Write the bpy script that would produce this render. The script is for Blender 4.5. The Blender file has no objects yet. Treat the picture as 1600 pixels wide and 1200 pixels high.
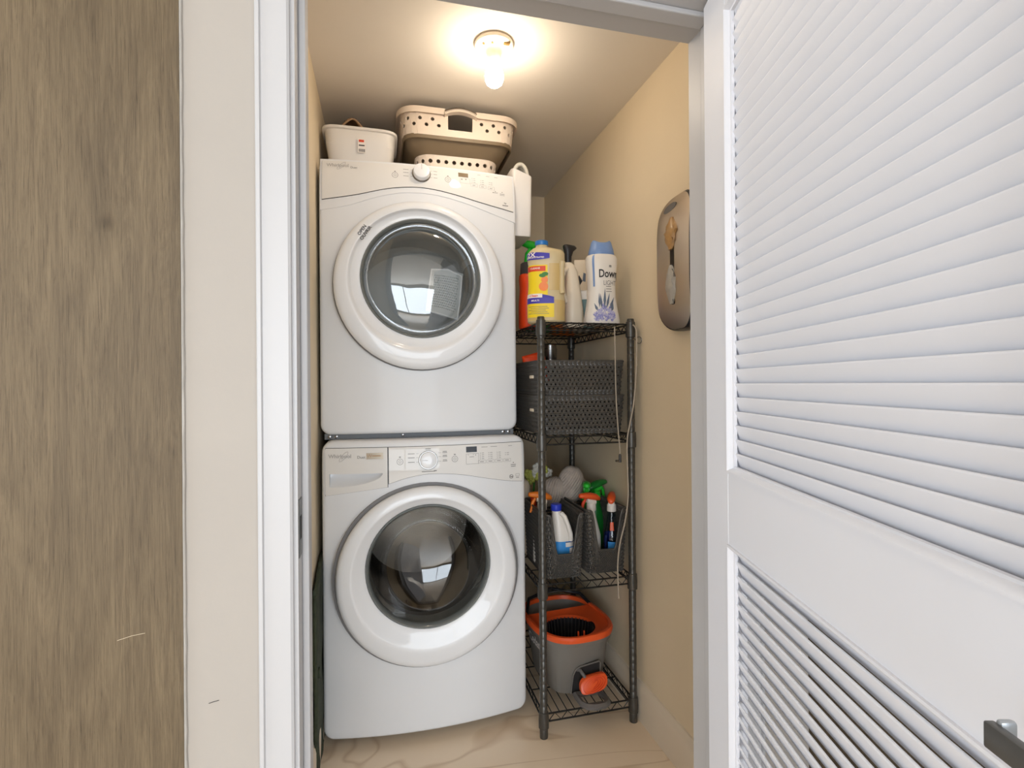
import bpy, bmesh, math, random
from mathutils import Vector, Matrix
random.seed(7)
PI = math.pi
SC = bpy.context.scene
COL = SC.collection

# ------------------------------------------------------------------ camera
CAM_Z = 1.20
F_PX = 815.0
YAW = math.atan(206.0 / F_PX)
ROLL = 0.0075
fwd = Vector((math.sin(YAW), math.cos(YAW), 0))
right = Vector((math.cos(YAW), -math.sin(YAW), 0))
up = Vector((0, 0, 1))
cr = (right - ROLL * up).normalized()
cu = (up + ROLL * right).normalized()
cam = bpy.data.cameras.new('camera')
cam.sensor_fit = 'HORIZONTAL'
cam.sensor_width = 36.0
cam.lens = 36.0 * F_PX / 1600.0
cam.clip_start = 0.01
camo = bpy.data.objects.new('camera', cam)
COL.objects.link(camo)
camo.matrix_world = Matrix(((cr.x, cu.x, -fwd.x, 0), (cr.y, cu.y, -fwd.y, 0), (cr.z, cu.z, -fwd.z, CAM_Z), (0, 0, 0, 1)))
SC.camera = camo

# ------------------------------------------------------------------ world, daylight, exposure
wd = bpy.data.worlds.new('world')
SC.world = wd
wd.use_nodes = True
wd.node_tree.nodes['Background'].inputs[0].default_value = (0.85, 0.92, 1.0, 1)
wd.node_tree.nodes['Background'].inputs[1].default_value = 0.6


def area(name, loc, rot, sx, sy, power, col):
    l = bpy.data.lights.new(name, 'AREA')
    l.shape = 'RECTANGLE'
    l.size = sx
    l.size_y = sy
    l.energy = power
    l.color = col
    o = bpy.data.objects.new(name, l)
    COL.objects.link(o)
    o.location = loc
    o.rotation_euler = rot
    return o


# daylight by the back window, and side fill added at an invented left window
area('daylight_back', (-0.35, -5.13, 1.35), (PI / 2, 0, 0), 6.0, 2.3, 395, (0.84, 0.92, 1.0))
area('fill_left', (-4.33, -.20, 1.30), (0, -PI / 2, 0), 2.2, 1.9, 104, (0.77, 0.885, 1.0))

SC.view_settings.view_transform = 'Standard'
SC.view_settings.look = 'None'
SC.view_settings.exposure = 0.0
SC.view_settings.gamma = 1.0
SC.view_settings.use_curve_mapping = False
BULB_STRENGTH = 80.0
BULB_COLOR = (1.0, 0.85, 0.66, 1)


# ------------------------------------------------------------------ materials
def s2l(r, g, b):
    f = lambda c: (c / 255 / 12.92) if c / 255 <= .04045 else ((c / 255 + .055) / 1.055) ** 2.4
    return (f(r), f(g), f(b), 1)


MATS = {}


def mat(name, rgb, rough=.5, metal=0, spec=.5, bump=0, bscale=60, vary=0, vscale=6, coat=0, trans=0, crough=.04):
    m = bpy.data.materials.new(name)
    m.use_nodes = True
    n, l = m.node_tree.nodes, m.node_tree.links
    b = n['Principled BSDF']
    c = s2l(*rgb)
    b.inputs['Base Color'].default_value = c
    b.inputs['Roughness'].default_value = rough
    b.inputs['Metallic'].default_value = metal
    b.inputs['Specular IOR Level'].default_value = spec
    b.inputs['Coat Weight'].default_value = coat
    b.inputs['Coat Roughness'].default_value = crough
    b.inputs['Transmission Weight'].default_value = trans
    tc = n.new('ShaderNodeTexCoord')
    nz = n.new('ShaderNodeTexNoise')
    nz.inputs['Scale'].default_value = vscale
    nz.inputs['Detail'].default_value = 4
    l.new(tc.outputs['Object'], nz.inputs['Vector'])
    mx = n.new('ShaderNodeMixRGB')
    mx.blend_type = 'MULTIPLY'
    mx.inputs[0].default_value = 1
    mx.inputs[1].default_value = c
    rp = n.new('ShaderNodeValToRGB')
    v = max(vary, .02)
    rp.color_ramp.elements[0].position = .3
    rp.color_ramp.elements[1].position = .7
    rp.color_ramp.elements[0].color = (1 - v, 1 - v, 1 - v, 1)
    rp.color_ramp.elements[1].color = (1, 1, 1, 1)
    l.new(nz.outputs['Fac'], rp.inputs[0])
    l.new(rp.outputs[0], mx.inputs[2])
    l.new(mx.outputs[0], b.inputs['Base Color'])
    if bump:
        n2 = n.new('ShaderNodeTexNoise')
        n2.inputs['Scale'].default_value = bscale
        n2.inputs['Detail'].default_value = 3
        l.new(tc.outputs['Object'], n2.inputs['Vector'])
        bp = n.new('ShaderNodeBump')
        bp.inputs['Strength'].default_value = bump
        bp.inputs['Distance'].default_value = .002
        l.new(n2.outputs['Fac'], bp.inputs['Height'])
        l.new(bp.outputs[0], b.inputs['Normal'])
    MATS[name] = m
    return m


def glass_mat(name, tint, ior=1.5, rough=.0):
    m = bpy.data.materials.new(name)
    m.use_nodes = True
    n, l = m.node_tree.nodes, m.node_tree.links
    n.remove(n['Principled BSDF'])
    tr = n.new('ShaderNodeBsdfTransparent')
    tr.inputs[0].default_value = tint
    gl = n.new('ShaderNodeBsdfGlossy')
    gl.inputs['Roughness'].default_value = rough
    r0 = ((ior - 1) / (ior + 1)) ** 2 * 1.8          # two faces of a thin pane
    lw = n.new('ShaderNodeLayerWeight')
    lw.inputs[0].default_value = .5
    pw = n.new('ShaderNodeMath')
    pw.operation = 'POWER'
    pw.inputs[1].default_value = 4.0
    l.new(lw.outputs['Facing'], pw.inputs[0])
    fr = n.new('ShaderNodeMath')
    fr.operation = 'MULTIPLY_ADD'
    fr.inputs[1].default_value = .85 * (1 - r0)
    fr.inputs[2].default_value = r0
    l.new(pw.outputs[0], fr.inputs[0])
    mx = n.new('ShaderNodeMixShader')
    l.new(fr.outputs[0], mx.inputs[0])
    l.new(tr.outputs[0], mx.inputs[1])
    l.new(gl.outputs[0], mx.inputs[2])
    l.new(mx.outputs[0], n['Material Output'].inputs[0])
    MATS[name] = m
    return m


def emit_mat(name, col, strength):
    m = bpy.data.materials.new(name)
    m.use_nodes = True
    n, l = m.node_tree.nodes, m.node_tree.links
    n.remove(n['Principled BSDF'])
    e = n.new('ShaderNodeEmission')
    e.inputs[0].default_value = col
    e.inputs[1].default_value = strength
    l.new(e.outputs[0], n['Material Output'].inputs[0])
    return m


def wood_mat():
    m = bpy.data.materials.new('oak_laminate')
    m.use_nodes = True
    n, l = m.node_tree.nodes, m.node_tree.links
    b = n['Principled BSDF']
    b.inputs['Roughness'].default_value = .55
    b.inputs['Specular IOR Level'].default_value = .3
    tc = n.new('ShaderNodeTexCoord')

    def noise(scale_v, sc, det, dist=0, rough=.6):
        mp = n.new('ShaderNodeMapping')
        mp.inputs['Scale'].default_value = scale_v
        l.new(tc.outputs['Object'], mp.inputs[0])
        z = n.new('ShaderNodeTexNoise')
        z.inputs['Scale'].default_value = sc
        z.inputs['Detail'].default_value = det
        z.inputs['Distortion'].default_value = dist
        z.inputs['Roughness'].default_value = rough
        l.new(mp.outputs[0], z.inputs['Vector'])
        return z
    fine = noise((1, 1, .030), 520, 6, .6, .75)
    mid = noise((1, 1, .09), 34, 5, 2.6, .7)
    big = noise((1, 1, .28), 9, 3, 1.2)
    # board stripes of the print: voronoi cells along x
    mp = n.new('ShaderNodeMapping')
    mp.inputs['Scale'].default_value = (12.6, 0, 0)
    mp.inputs['Location'].default_value = (.1, 0, 0)
    l.new(tc.outputs['Object'], mp.inputs[0])
    wn = n.new('ShaderNodeTexWhiteNoise')
    wn.noise_dimensions = '1D'
    sx = n.new('ShaderNodeSeparateXYZ')
    l.new(mp.outputs[0], sx.inputs[0])
    fl = n.new('ShaderNodeMath')
    fl.operation = 'FLOOR'
    l.new(sx.outputs[0], fl.inputs[0])
    l.new(fl.outputs[0], wn.inputs['W'])

    def ramp(src, stops):
        r = n.new('ShaderNodeValToRGB')
        e = r.color_ramp.elements
        e[0].position, e[0].color = stops[0]
        e[1].position, e[1].color = stops[-1]
        for p, c in stops[1:-1]:
            k = e.new(p)
            k.color = c
        l.new(src, r.inputs[0])
        return r
    base = ramp(mid.outputs['Fac'], [(.25, s2l(100, 85, 65)), (.5, s2l(116, 100, 77)), (.75, s2l(128, 111, 86))])
    f2 = ramp(fine.outputs['Fac'], [(.30, (.46, .44, .42, 1)), (.46, (.84, .83, .82, 1)), (.62, (1, 1, 1, 1)), (.75, (1.0, 1.0, 1.0, 1))])
    b2 = ramp(big.outputs['Fac'], [(.3, (.78, .77, .76, 1)), (.62, (1, 1, 1, 1))])
    w2 = ramp(wn.outputs['Value'], [(0, (.82, .82, .82, 1)), (1, (1.06, 1.05, 1.03, 1))])

    def mul(a, c):
        x = n.new('ShaderNodeMixRGB')
        x.blend_type = 'MULTIPLY'
        x.inputs[0].default_value = 1
        l.new(a, x.inputs[1])
        l.new(c, x.inputs[2])
        return x.outputs[0]
    o = mul(mul(mul(base.outputs[0], f2.outputs[0]), b2.outputs[0]), w2.outputs[0])
    # knots
    mk = n.new('ShaderNodeMapping')
    mk.inputs['Scale'].default_value = (1, 1, .75)
    l.new(tc.outputs['Object'], mk.inputs[0])
    vo = n.new('ShaderNodeTexVoronoi')
    vo.inputs['Scale'].default_value = 7.5
    vo.inputs['Randomness'].default_value = 1
    l.new(mk.outputs[0], vo.inputs['Vector'])
    kr = ramp(vo.outputs['Distance'], [(.02, (.55, .52, .48, 1)), (.10, (.93, .93, .92, 1)), (.18, (1, 1, 1, 1))])
    o = mul(o, kr.outputs[0])
    l.new(o, b.inputs['Base Color'])
    bp = n.new('ShaderNodeBump')
    bp.inputs['Strength'].default_value = .25
    bp.inputs['Distance'].default_value = .001
    l.new(fine.outputs['Fac'], bp.inputs['Height'])
    l.new(bp.outputs[0], b.inputs['Normal'])
    return m


def marble_mat():
    m = bpy.data.materials.new('beige_marble')
    m.use_nodes = True
    n, l = m.node_tree.nodes, m.node_tree.links
    b = n['Principled BSDF']
    b.inputs['Roughness'].default_value = .28
    tc = n.new('ShaderNodeTexCoord')
    n1 = n.new('ShaderNodeTexNoise')
    n1.inputs['Scale'].default_value = 2.2
    n1.inputs['Detail'].default_value = 6
    n1.inputs['Distortion'].default_value = 1.2
    l.new(tc.outputs['Object'], n1.inputs['Vector'])
    wv = n.new('ShaderNodeTexNoise')
    wv.inputs['Scale'].default_value = .95
    wv.inputs['Detail'].default_value = 3
    wv.inputs['Distortion'].default_value = 1.0
    mp = n.new('ShaderNodeMapping')
    mp.inputs['Rotation'].default_value = (0, 0, .8)
    mp.inputs['Scale'].default_value = (1, 2.2, 1)
    l.new(tc.outputs['Object'], mp.inputs[0])
    l.new(mp.outputs[0], wv.inputs['Vector'])
    r1 = n.new('ShaderNodeValToRGB')
    e = r1.color_ramp.elements
    e[0].position, e[0].color = .3, s2l(240, 219, 192)
    e[1].position, e[1].color = .7, s2l(246, 227, 202)
    l.new(n1.outputs['Fac'], r1.inputs[0])
    r2 = n.new('ShaderNodeValToRGB')
    e = r2.color_ramp.elements
    e[0].position, e[0].color = .488, (1, 1, 1, 1)
    e[1].position, e[1].color = .512, (1, 1, 1, 1)
    k = e.new(.5)
    k.color = (.80, .74, .68, 1)
    l.new(wv.outputs['Fac'], r2.inputs[0])
    x = n.new('ShaderNodeMixRGB')
    x.blend_type = 'MULTIPLY'
    x.inputs[0].default_value = 1
    l.new(r1.outputs[0], x.inputs[1])
    l.new(r2.outputs[0], x.inputs[2])
    l.new(x.outputs[0], b.inputs['Base Color'])
    return m


WOOD = wood_mat()
MARBLE = marble_mat()
WALL_IN = mat('closet_wall_paint', (234, 217, 188), .75, bump=.15, bscale=90, vary=.05, vscale=3)
CEIL = mat('ceiling_paint', (234, 226, 216), .85, bump=.1, bscale=80)
WALL_OUT = mat('hall_wall_paint', (170, 162, 153), .7, bump=.08, bscale=120, vary=.03)
TRIM = mat('white_trim_paint', (188, 186, 186), .42, vary=.02)
BASEB = mat('cream_baseboard_paint', (232, 218, 198), .5, vary=.04)
DOORW = mat('white_door_paint', (234, 234, 239), .45, vary=.02)
CAULK = mat('white_caulk', (190, 184, 176), .6, bump=.4, bscale=40, vary=.1, vscale=30)
ENAMEL = mat('white_enamel', (228, 228, 229), .5, spec=.35, coat=.12, crough=.1, vary=.02)
PLASTIC_W = mat('white_gloss_plastic', (232, 232, 233), .4, coat=.5)
PANEL_W = mat('control_panel_plastic', (228, 225, 221), .5, spec=.08, coat=.45, crough=.02)
DARKGAP = mat('dark_gap', (38, 36, 36), .8)
GREYGAP = mat('grey_door_gap', (120, 118, 118), .6)
GREY_RING = mat('smoked_grey_plastic', (104, 108, 106), .14, coat=1)
RAIL = mat('dull_grey_rail', (112, 114, 116), .55, metal=.3, vary=.1)
CHROME = mat('brushed_metal', (150, 148, 146), .25, metal=1, vary=.1, vscale=40)
STEEL = mat('stainless_drum', (150, 144, 136), .24, metal=1, vary=.2, vscale=9)
DRUMW = mat('grey_dryer_drum', (214, 216, 214), .45, vary=.1)
RUBBER = mat('grey_rubber_gasket', (88, 88, 86), .5, vary=.1)
GLASS_D = glass_mat('dryer_window_glass', (.86, .88, .88, 1), 1.75, .01)
GLASS_W = glass_mat('washer_bowl_glass', (.80, .79, .77, 1), 1.6, .0)
PANE = glass_mat('window_pane_glass', (.95, .96, .97, 1), 1.45)
PRINT = mat('grey_print', (120, 116, 112), .5)
PRINT_L = mat('light_grey_print', (178, 174, 170), .4)
PRINT_D = mat('black_print', (36, 34, 34), .5)
LCD = mat('lcd_display', (62, 68, 76), .15, coat=.8)
LCD2 = mat('tan_display', (112, 92, 66), .15, coat=.8)
BADGE = mat('tan_badge', (176, 164, 146), .35, metal=.4)
RACK = mat('black_rack_steel', (40, 39, 38), .42, metal=.35, vary=.15, vscale=40)
RACKP = mat('grey_rack_post', (88, 86, 82), .38, metal=.6, vary=.2, vscale=60)
WOVEN = mat('charcoal_woven_plastic', (78, 75, 71), .36, bump=.3, bscale=140, vary=.2, vscale=60)
JUG = mat('cream_translucent_jug', (222, 202, 158), .38, vary=.06, trans=.12)
JUGLIQ = mat('yellow_liquid_jug', (214, 184, 122), .35, trans=.1)
WHITE_B = mat('white_bottle_plastic', (236, 230, 222), .35)
CREAM_B = mat('cream_bottle_plastic', (236, 222, 200), .4)
BLUECAP = mat('blue_cap', (38, 116, 190), .35)
NAVYCAP = mat('royal_blue_cap', (42, 62, 190), .35)
LBLUE = mat('powder_blue_plastic', (120, 150, 200), .3)
REDORANGE = mat('red_orange_plastic', (226, 70, 24), .4)
ORANGE = mat('orange_plastic', (236, 92, 40), .36)
ORANGE2 = mat('light_orange_plastic', (244, 132, 44), .4)
BLACKP = mat('black_plastic', (26, 26, 30), .35)
CHAR = mat('dark_grey_cap', (64, 62, 62), .5)
YELLOW = mat('yellow_label', (246, 214, 28), .5)
PURPLE = mat('violet_blue_label', (58, 50, 166), .45)
LABELRED = mat('red_label', (222, 70, 30), .5)
SKYL = mat('sky_blue_label', (60, 150, 224), .45)
NAVYL = mat('navy_label', (24, 44, 110), .45)
GREEN = mat('bright_green_plastic', (40, 190, 52), .35)
DGREEN = mat('deep_green_plastic', (24, 120, 44), .35)
LEAF = mat('green_leaf_print', (60, 130, 50), .5)
TEAL = mat('grey_teal_label', (120, 150, 150), .5)
LAV1 = mat('lavender_print', (140, 140, 196), .5)
LAV2 = mat('pale_lilac_print', (186, 182, 214), .5)
LAVG = mat('slate_leaf_print', (96, 108, 128), .5)
YARN = mat('grey_yarn', (186, 172, 160), .9, bump=.7, bscale=160, vary=.2, vscale=50)
GREYB = mat('grey_bucket_plastic', (124, 120, 114), .5, vary=.04)
GREYP = mat('dark_grey_pedal', (104, 100, 98), .5)
CLEARB = glass_mat('clear_bottle_plastic', (.78, .84, .9, 1), 1.45, .05)
CORD = mat('beige_cord', (176, 164, 148), .5)
STAINLESS = mat('brushed_stainless', (214, 200, 182), .38, metal=1, vary=.1, vscale=4)
BAGB = mat('tan_plastic_bag', (196, 152, 96), .3, vary=.3, vscale=60, trans=.1)
BAGG = mat('grey_plastic_bag', (190, 184, 174), .3, vary=.25, vscale=60, trans=.1)
PORC = mat('white_porcelain', (238, 226, 208), .25, coat=.5)
BRASS = mat('brass_contact', (150, 120, 70), .4, metal=.8)
BINW = mat('white_bin_plastic', (236, 231, 226), .4, vary=.03)
BASKW = mat('white_basket_plastic', (240, 224, 208), .4, vary=.02)
TAUPE = mat('taupe_rubber', (134, 116, 92), .4, vary=.1)
KRAFT = mat('brown_striped_cloth', (182, 146, 112), .85, vary=.3, vscale=30)
LABELW = mat('white_paper_label', (240, 232, 226), .6)
GREENF = mat('dark_green_fabric', (66, 74, 56), .9, bump=.8, bscale=300, vary=.4, vscale=40)
HANDLE = mat('dark_bronze_lever', (96, 95, 92), .35, metal=.5)
SATIN = mat('satin_metal', (176, 180, 184), .35, metal=.4)
BULBM = emit_mat('glowing_bulb', BULB_COLOR, BULB_STRENGTH)
FLOWY = mat('yellow_green_petal', (190, 190, 90), .6)
FLOWW = mat('white_petal', (226, 222, 210), .6)


# ------------------------------------------------------------------ mesh helpers
class MB:
    def __init__(self):
        self.v, self.f = [], []

    def add(self, vs, fs):
        o = len(self.v)
        self.v += [tuple(p) for p in vs]
        self.f += [tuple(i + o for i in f) for f in fs]
        return self

    def bm(self, b):
        b.verts.index_update()
        self.add([v.co[:] for v in b.verts], [[v.index for v in f.verts] for f in b.faces])
        b.free()
        return self

    def box(self, x0, x1, y0, y1, z0, z1, r=0, seg=2):
        b = bmesh.new()
        bmesh.ops.create_cube(b, size=1)
        for v in b.verts:
            v.co = Vector(((x0 + x1) / 2 + v.co.x * (x1 - x0), (y0 + y1) / 2 + v.co.y * (y1 - y0), (z0 + z1) / 2 + v.co.z * (z1 - z0)))
        if r:
            bmesh.ops.bevel(b, geom=b.edges[:], offset=r, segments=seg, profile=.5, affect='EDGES')
        return self.bm(b)

    def rings(self, rs, cap0=True, cap1=True, closed=True):
        n = len(rs[0])
        vs = [p for r in rs for p in r]
        fs = []
        for i in range(len(rs) - 1):
            for j in range(n if closed else n - 1):
                k = (j + 1) % n
                fs.append((i * n + j, i * n + k, (i + 1) * n + k, (i + 1) * n + j))
        if cap0:
            fs.append(tuple(range(n))[::-1])
        if cap1:
            fs.append(tuple((len(rs) - 1) * n + j for j in range(n)))
        return self.add(vs, fs)

    def lathe(self, prof, o=(0, 0, 0), axis=(0, 0, 1), n=24, cap0=True, cap1=True):
        ax = Vector(axis).normalized()
        a = ax.orthogonal().normalized()
        b = ax.cross(a)
        o = Vector(o)
        return self.rings([[o + ax * h + (a * math.cos(2 * PI * j / n) + b * math.sin(2 * PI * j / n)) * r for j in range(n)] for r, h in prof], cap0, cap1)

    def tube(self, pts, r, n=8, caps=True, closed=False):
        pts = [Vector(p) for p in pts]
        rs = []
        m = len(pts)
        prev = None
        for i, p in enumerate(pts):
            if closed:
                t = pts[(i + 1) % m] - pts[i - 1]
            else:
                t = pts[min(i + 1, m - 1)] - pts[max(i - 1, 0)]
            t.normalize()
            if prev is None:
                a = t.orthogonal().normalized()
            else:
                a = prev - t * prev.dot(t)
                a = a.normalized() if a.length > 1e-6 else t.orthogonal().normalized()
            prev = a
            b = t.cross(a)
            rr = r[i] if isinstance(r, (list, tuple)) else r
            rs.append([p + (a * math.cos(2 * PI * j / n) + b * math.sin(2 * PI * j / n)) * rr for j in range(n)])
        if closed:
            rs.append(rs[0])
            return self.rings(rs, False, False)
        return self.rings(rs, caps, caps)

    def cyl(self, p0, p1, r0, r1=None, n=12):
        return self.tube([p0, p1], [r0, r0 if r1 is None else r1], n)

    def ell(self, c, rx, ry, rz, n=12, m=8):
        c = Vector(c)
        rs = []
        for i in range(m + 1):
            t = PI * i / m
            q = max(math.sin(t), .02)
            rs.append([c + Vector((rx * q * math.cos(2 * PI * j / n), ry * q * math.sin(2 * PI * j / n), -rz * math.cos(t))) for j in range(n)])
        return self.rings(rs)

    def prism(self, poly, axis, a0, a1):
        """poly of 2-D points in the two other axes, extruded along axis from a0 to a1"""
        def P(q, a):
            return {'x': (a, q[0], q[1]), 'y': (q[0], a, q[1]), 'z': (q[0], q[1], a)}[axis]
        return self.rings([[P(q, a0) for q in poly], [P(q, a1) for q in poly]])

    def strip(self, xs, zb, zt, S, off, thick=.004, nz=3):
        """slab following surface S(x,z,off) between bottom zb(x) and top zt(x)"""
        n = len(xs)
        front, back = [], []
        for i in range(nz + 1):
            front.append([S(x, zb(x) + (zt(x) - zb(x)) * i / nz, off) for x in xs])
        vs = [p for r in front for p in r]
        base = len(vs)
        for i in range(nz + 1):
            vs += [S(x, zb(x) + (zt(x) - zb(x)) * i / nz, off - thick) for x in xs]
        fs = []
        for i in range(nz):
            for j in range(n - 1):
                a = i * n + j
                fs.append((a, a + 1, a + n + 1, a + n))
        per = [j for j in range(n)] + [i * n + n - 1 for i in range(1, nz + 1)] + [nz * n + j for j in range(n - 2, -1, -1)] + [i * n for i in range(nz - 1, 0, -1)]
        for q in range(len(per)):
            a, b = per[q], per[(q + 1) % len(per)]
            fs.append((b, a, a + base, b + base))
        return self.add(vs, fs)

    def build(self, name, m, parent=None, smooth=None, label=None):
        me = bpy.data.meshes.new(name)
        me.from_pydata(self.v, [], self.f)
        b = bmesh.new()
        b.from_mesh(me)
        bmesh.ops.recalc_face_normals(b, faces=b.faces[:])
        if smooth is not None:
            ang = math.radians(smooth)
            for f in b.faces:
                f.smooth = True
            for e in b.edges:
                if len(e.link_faces) == 2:
                    e.smooth = e.calc_face_angle(0) < ang
        b.to_mesh(me)
        b.free()
        me.materials.append(m)
        o = bpy.data.objects.new(name, me)
        COL.objects.link(o)
        if parent is not None:
            o.parent = parent
        if label:
            o['label'] = label
        return o


def thing(name, label, cat, loc=(0, 0, 0), group=None):
    o = bpy.data.objects.new(name, None)
    o.empty_display_size = .05
    COL.objects.link(o)
    o.location = loc
    o['label'] = label
    o['category'] = cat
    if group:
        o['group'] = group
    return o


def tag(o, label, cat, group=None):
    o['label'] = label
    o['category'] = cat
    if group:
        o['group'] = group
    return o


def struct(o, label=None):
    o['kind'] = 'structure'
    if label:
        o['label'] = label
    return o


def adopt(root):
    """children were modelled in world space: keep them there under a root that stands at the thing's base"""
    bpy.context.view_layer.update()
    inv = Matrix.Translation(root.location).inverted()
    for ch in root.children:
        ch.matrix_parent_inverse = inv


def se(hx, hy, n=4.0, N=32, cx=0, cy=0, z=0, rot=0):
    """super-ellipse ring"""
    out = []
    cs, sn = math.cos(rot), math.sin(rot)
    for j in range(N):
        t = 2 * PI * j / N
        c, s = math.cos(t), math.sin(t)
        x = hx * math.copysign(abs(c) ** (2 / n), c)
        y = hy * math.copysign(abs(s) ** (2 / n), s)
        out.append(Vector((cx + x * cs - y * sn, cy + x * sn + y * cs, z)))
    return out


def rrect(u, hx, hy, r):
    """point on a rounded rectangle by arc fraction u (starts mid front side y=-hy, runs to +x)"""
    r = min(r, hx * .98, hy * .98)
    a, b = hx - r, hy - r
    q = PI / 2 * r
    segs = [a, q, 2 * b, q, 2 * a, q, 2 * b, q, a]
    L = sum(segs)
    d = (u % 1.0) * L
    i = 0
    while i < 8 and d > segs[i]:
        d -= segs[i]
        i += 1
    if i == 0:
        return (d, -hy)
    if i == 1:
        t = d / r
        return (a + r * math.sin(t), -b - r * math.cos(t))
    if i == 2:
        return (hx, -b + d)
    if i == 3:
        t = d / r
        return (a + r * math.cos(t), b + r * math.sin(t))
    if i == 4:
        return (a - d, hy)
    if i == 5:
        t = d / r
        return (-a - r * math.sin(t), b + r * math.cos(t))
    if i == 6:
        return (-hx, b - d)
    if i == 7:
        t = d / r
        return (-a - r * math.cos(t), -b - r * math.sin(t))
    return (-a + d, -hy)


def perf(mb, P, nu, nv, hole, stagger=True, Pout=None):
    """perforated sheet on P(u,v): each cell gets a round hole of relative radius hole(u,v); None drops the cell"""
    for j in range(nv):
        for i in range(nu):
            sh = .5 if (stagger and j % 2) else 0
            u0, u1 = (i + sh) / nu, (i + sh + 1) / nu
            v0, v1 = j / nv, (j + 1) / nv
            h = hole((u0 + u1) / 2, (v0 + v1) / 2)
            if h is None:
                continue
            um, vm = (u0 + u1) / 2, (v0 + v1) / 2
            out = [(u0, v0), (um, v0), (u1, v0), (u1, vm), (u1, v1), (um, v1), (u0, v1), (u0, vm)]
            ov = [(Pout if (Pout and k in (1, 5)) else P)(*q) for k, q in enumerate(out)]
            if h <= 0:
                mb.add(ov, [tuple(range(8))])
                continue
            du, dv = (u1 - u0) / 2, (v1 - v0) / 2
            iv = []
            for k in range(8):
                t = -3 * PI / 4 + k * PI / 4
                iv.append(P(um + du * h * math.cos(t), vm + dv * h * math.sin(t)))
            mb.add(ov + iv, [(k, (k + 1) % 8, 8 + (k + 1) % 8, 8 + k) for k in range(8)])
    return mb


def solid(o, t, off=0):
    s = o.modifiers.new('thickness', 'SOLIDIFY')
    s.thickness = t
    s.offset = off
    return o


def text(mb, body, size, S, align='CENTER', shear=0, bold=0, sx=1.0):
    cu_ = bpy.data.curves.new('lettering', 'FONT')
    cu_.body = body
    cu_.size = size
    cu_.align_x = align
    cu_.align_y = 'CENTER'
    cu_.shear = shear
    cu_.offset = bold
    cu_.resolution_u = 3
    o = bpy.data.objects.new('lettering', cu_)
    COL.objects.link(o)
    dg = bpy.context.evaluated_depsgraph_get()
    me = bpy.data.meshes.new_from_object(o.evaluated_get(dg))
    vs = [S(v.co.x * sx, v.co.y) for v in me.vertices]
    mb.add(vs, [tuple(p.vertices) for p in me.polygons])
    bpy.data.objects.remove(o)
    bpy.data.curves.remove(cu_)
    bpy.data.meshes.remove(me)
    return mb


def interp(pts):
    def f(x):
        if x <= pts[0][0]:
            return pts[0][1]
        for (a, va), (b, vb) in zip(pts, pts[1:]):
            if x <= b:
                return va + (vb - va) * (x - a) / (b - a)
        return pts[-1][1]
    return f


def smooth_interp(pts):
    """Catmull-Rom through points"""
    def f(x):
        n = len(pts)
        if x <= pts[0][0]:
            return pts[0][1]
        if x >= pts[-1][0]:
            return pts[-1][1]
        for i in range(n - 1):
            if x <= pts[i + 1][0]:
                break
        x0, y0 = pts[i]
        x1, y1 = pts[i + 1]
        def sl(k):
            if k == 0:
                return (pts[1][1] - pts[0][1]) / (pts[1][0] - pts[0][0])
            if k == n - 1:
                return (pts[-1][1] - pts[-2][1]) / (pts[-1][0] - pts[-2][0])
            return (pts[k + 1][1] - pts[k - 1][1]) / (pts[k + 1][0] - pts[k - 1][0])
        h = x1 - x0
        t = (x - x0) / h
        return (2 * t**3 - 3 * t**2 + 1) * y0 + (t**3 - 2 * t**2 + t) * h * sl(i) + (-2 * t**3 + 3 * t**2) * y1 + (t**3 - t**2) * h * sl(i + 1)
    return f


def lin(a, b, n):
    return [a + (b - a) * i / (n - 1) for i in range(n)]


# ------------------------------------------------------------------ dimensions of the place
XL, XR = -.207, .900            # closet side walls
YB = 2.790                      # closet back wall
YW0, YW1 = .945, 1.090          # front wall (hall face / closet face)
ZC = 2.245                      # closet ceiling
OX0, OX1, OZ = -.1365, .711, 2.000   # door opening
HX0, HX1, HX2, HY0, HZ = -4.30, .90, 3.00, -5.10, 2.60   # hall

# floor / ceilings
struct(MB().box(HX0 - .2, HX2 + .2, HY0 - .2, YB + .1, -.1, 0).build('floor', MARBLE))
struct(MB().box(XL - .1, XR + .1, YW1 - .02, YB + .1, ZC, ZC + .1).build('ceiling', CEIL))
struct(MB().box(HX0 - .1, HX2 + .1, HY0 - .1, YW0 + .05, HZ, HZ + .1).build('ceiling_hall', CEIL))
# closet walls
struct(MB().box(XL - .1, XL, YW1, YB, 0, ZC).build('wall_left', WALL_IN))
struct(MB().box(XR, XR + .1, YW1, YB, 0, ZC).build('wall_right', WALL_IN))
struct(MB().box(XL - .1, XR + .1, YB, YB + .1, 0, ZC).build('wall_back', WALL_IN))
# front wall with the door opening
b = MB()
b.box(HX0, OX0 - .02, YW0, YW1, 0, HZ)
b.box(OX1 + .02, HX1, YW0, YW1, 0, HZ)
b.box(OX0 - .02, OX1 + .02, YW0, YW1, OZ + .02, HZ)
struct(b.build('wall_front', WALL_OUT))
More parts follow.
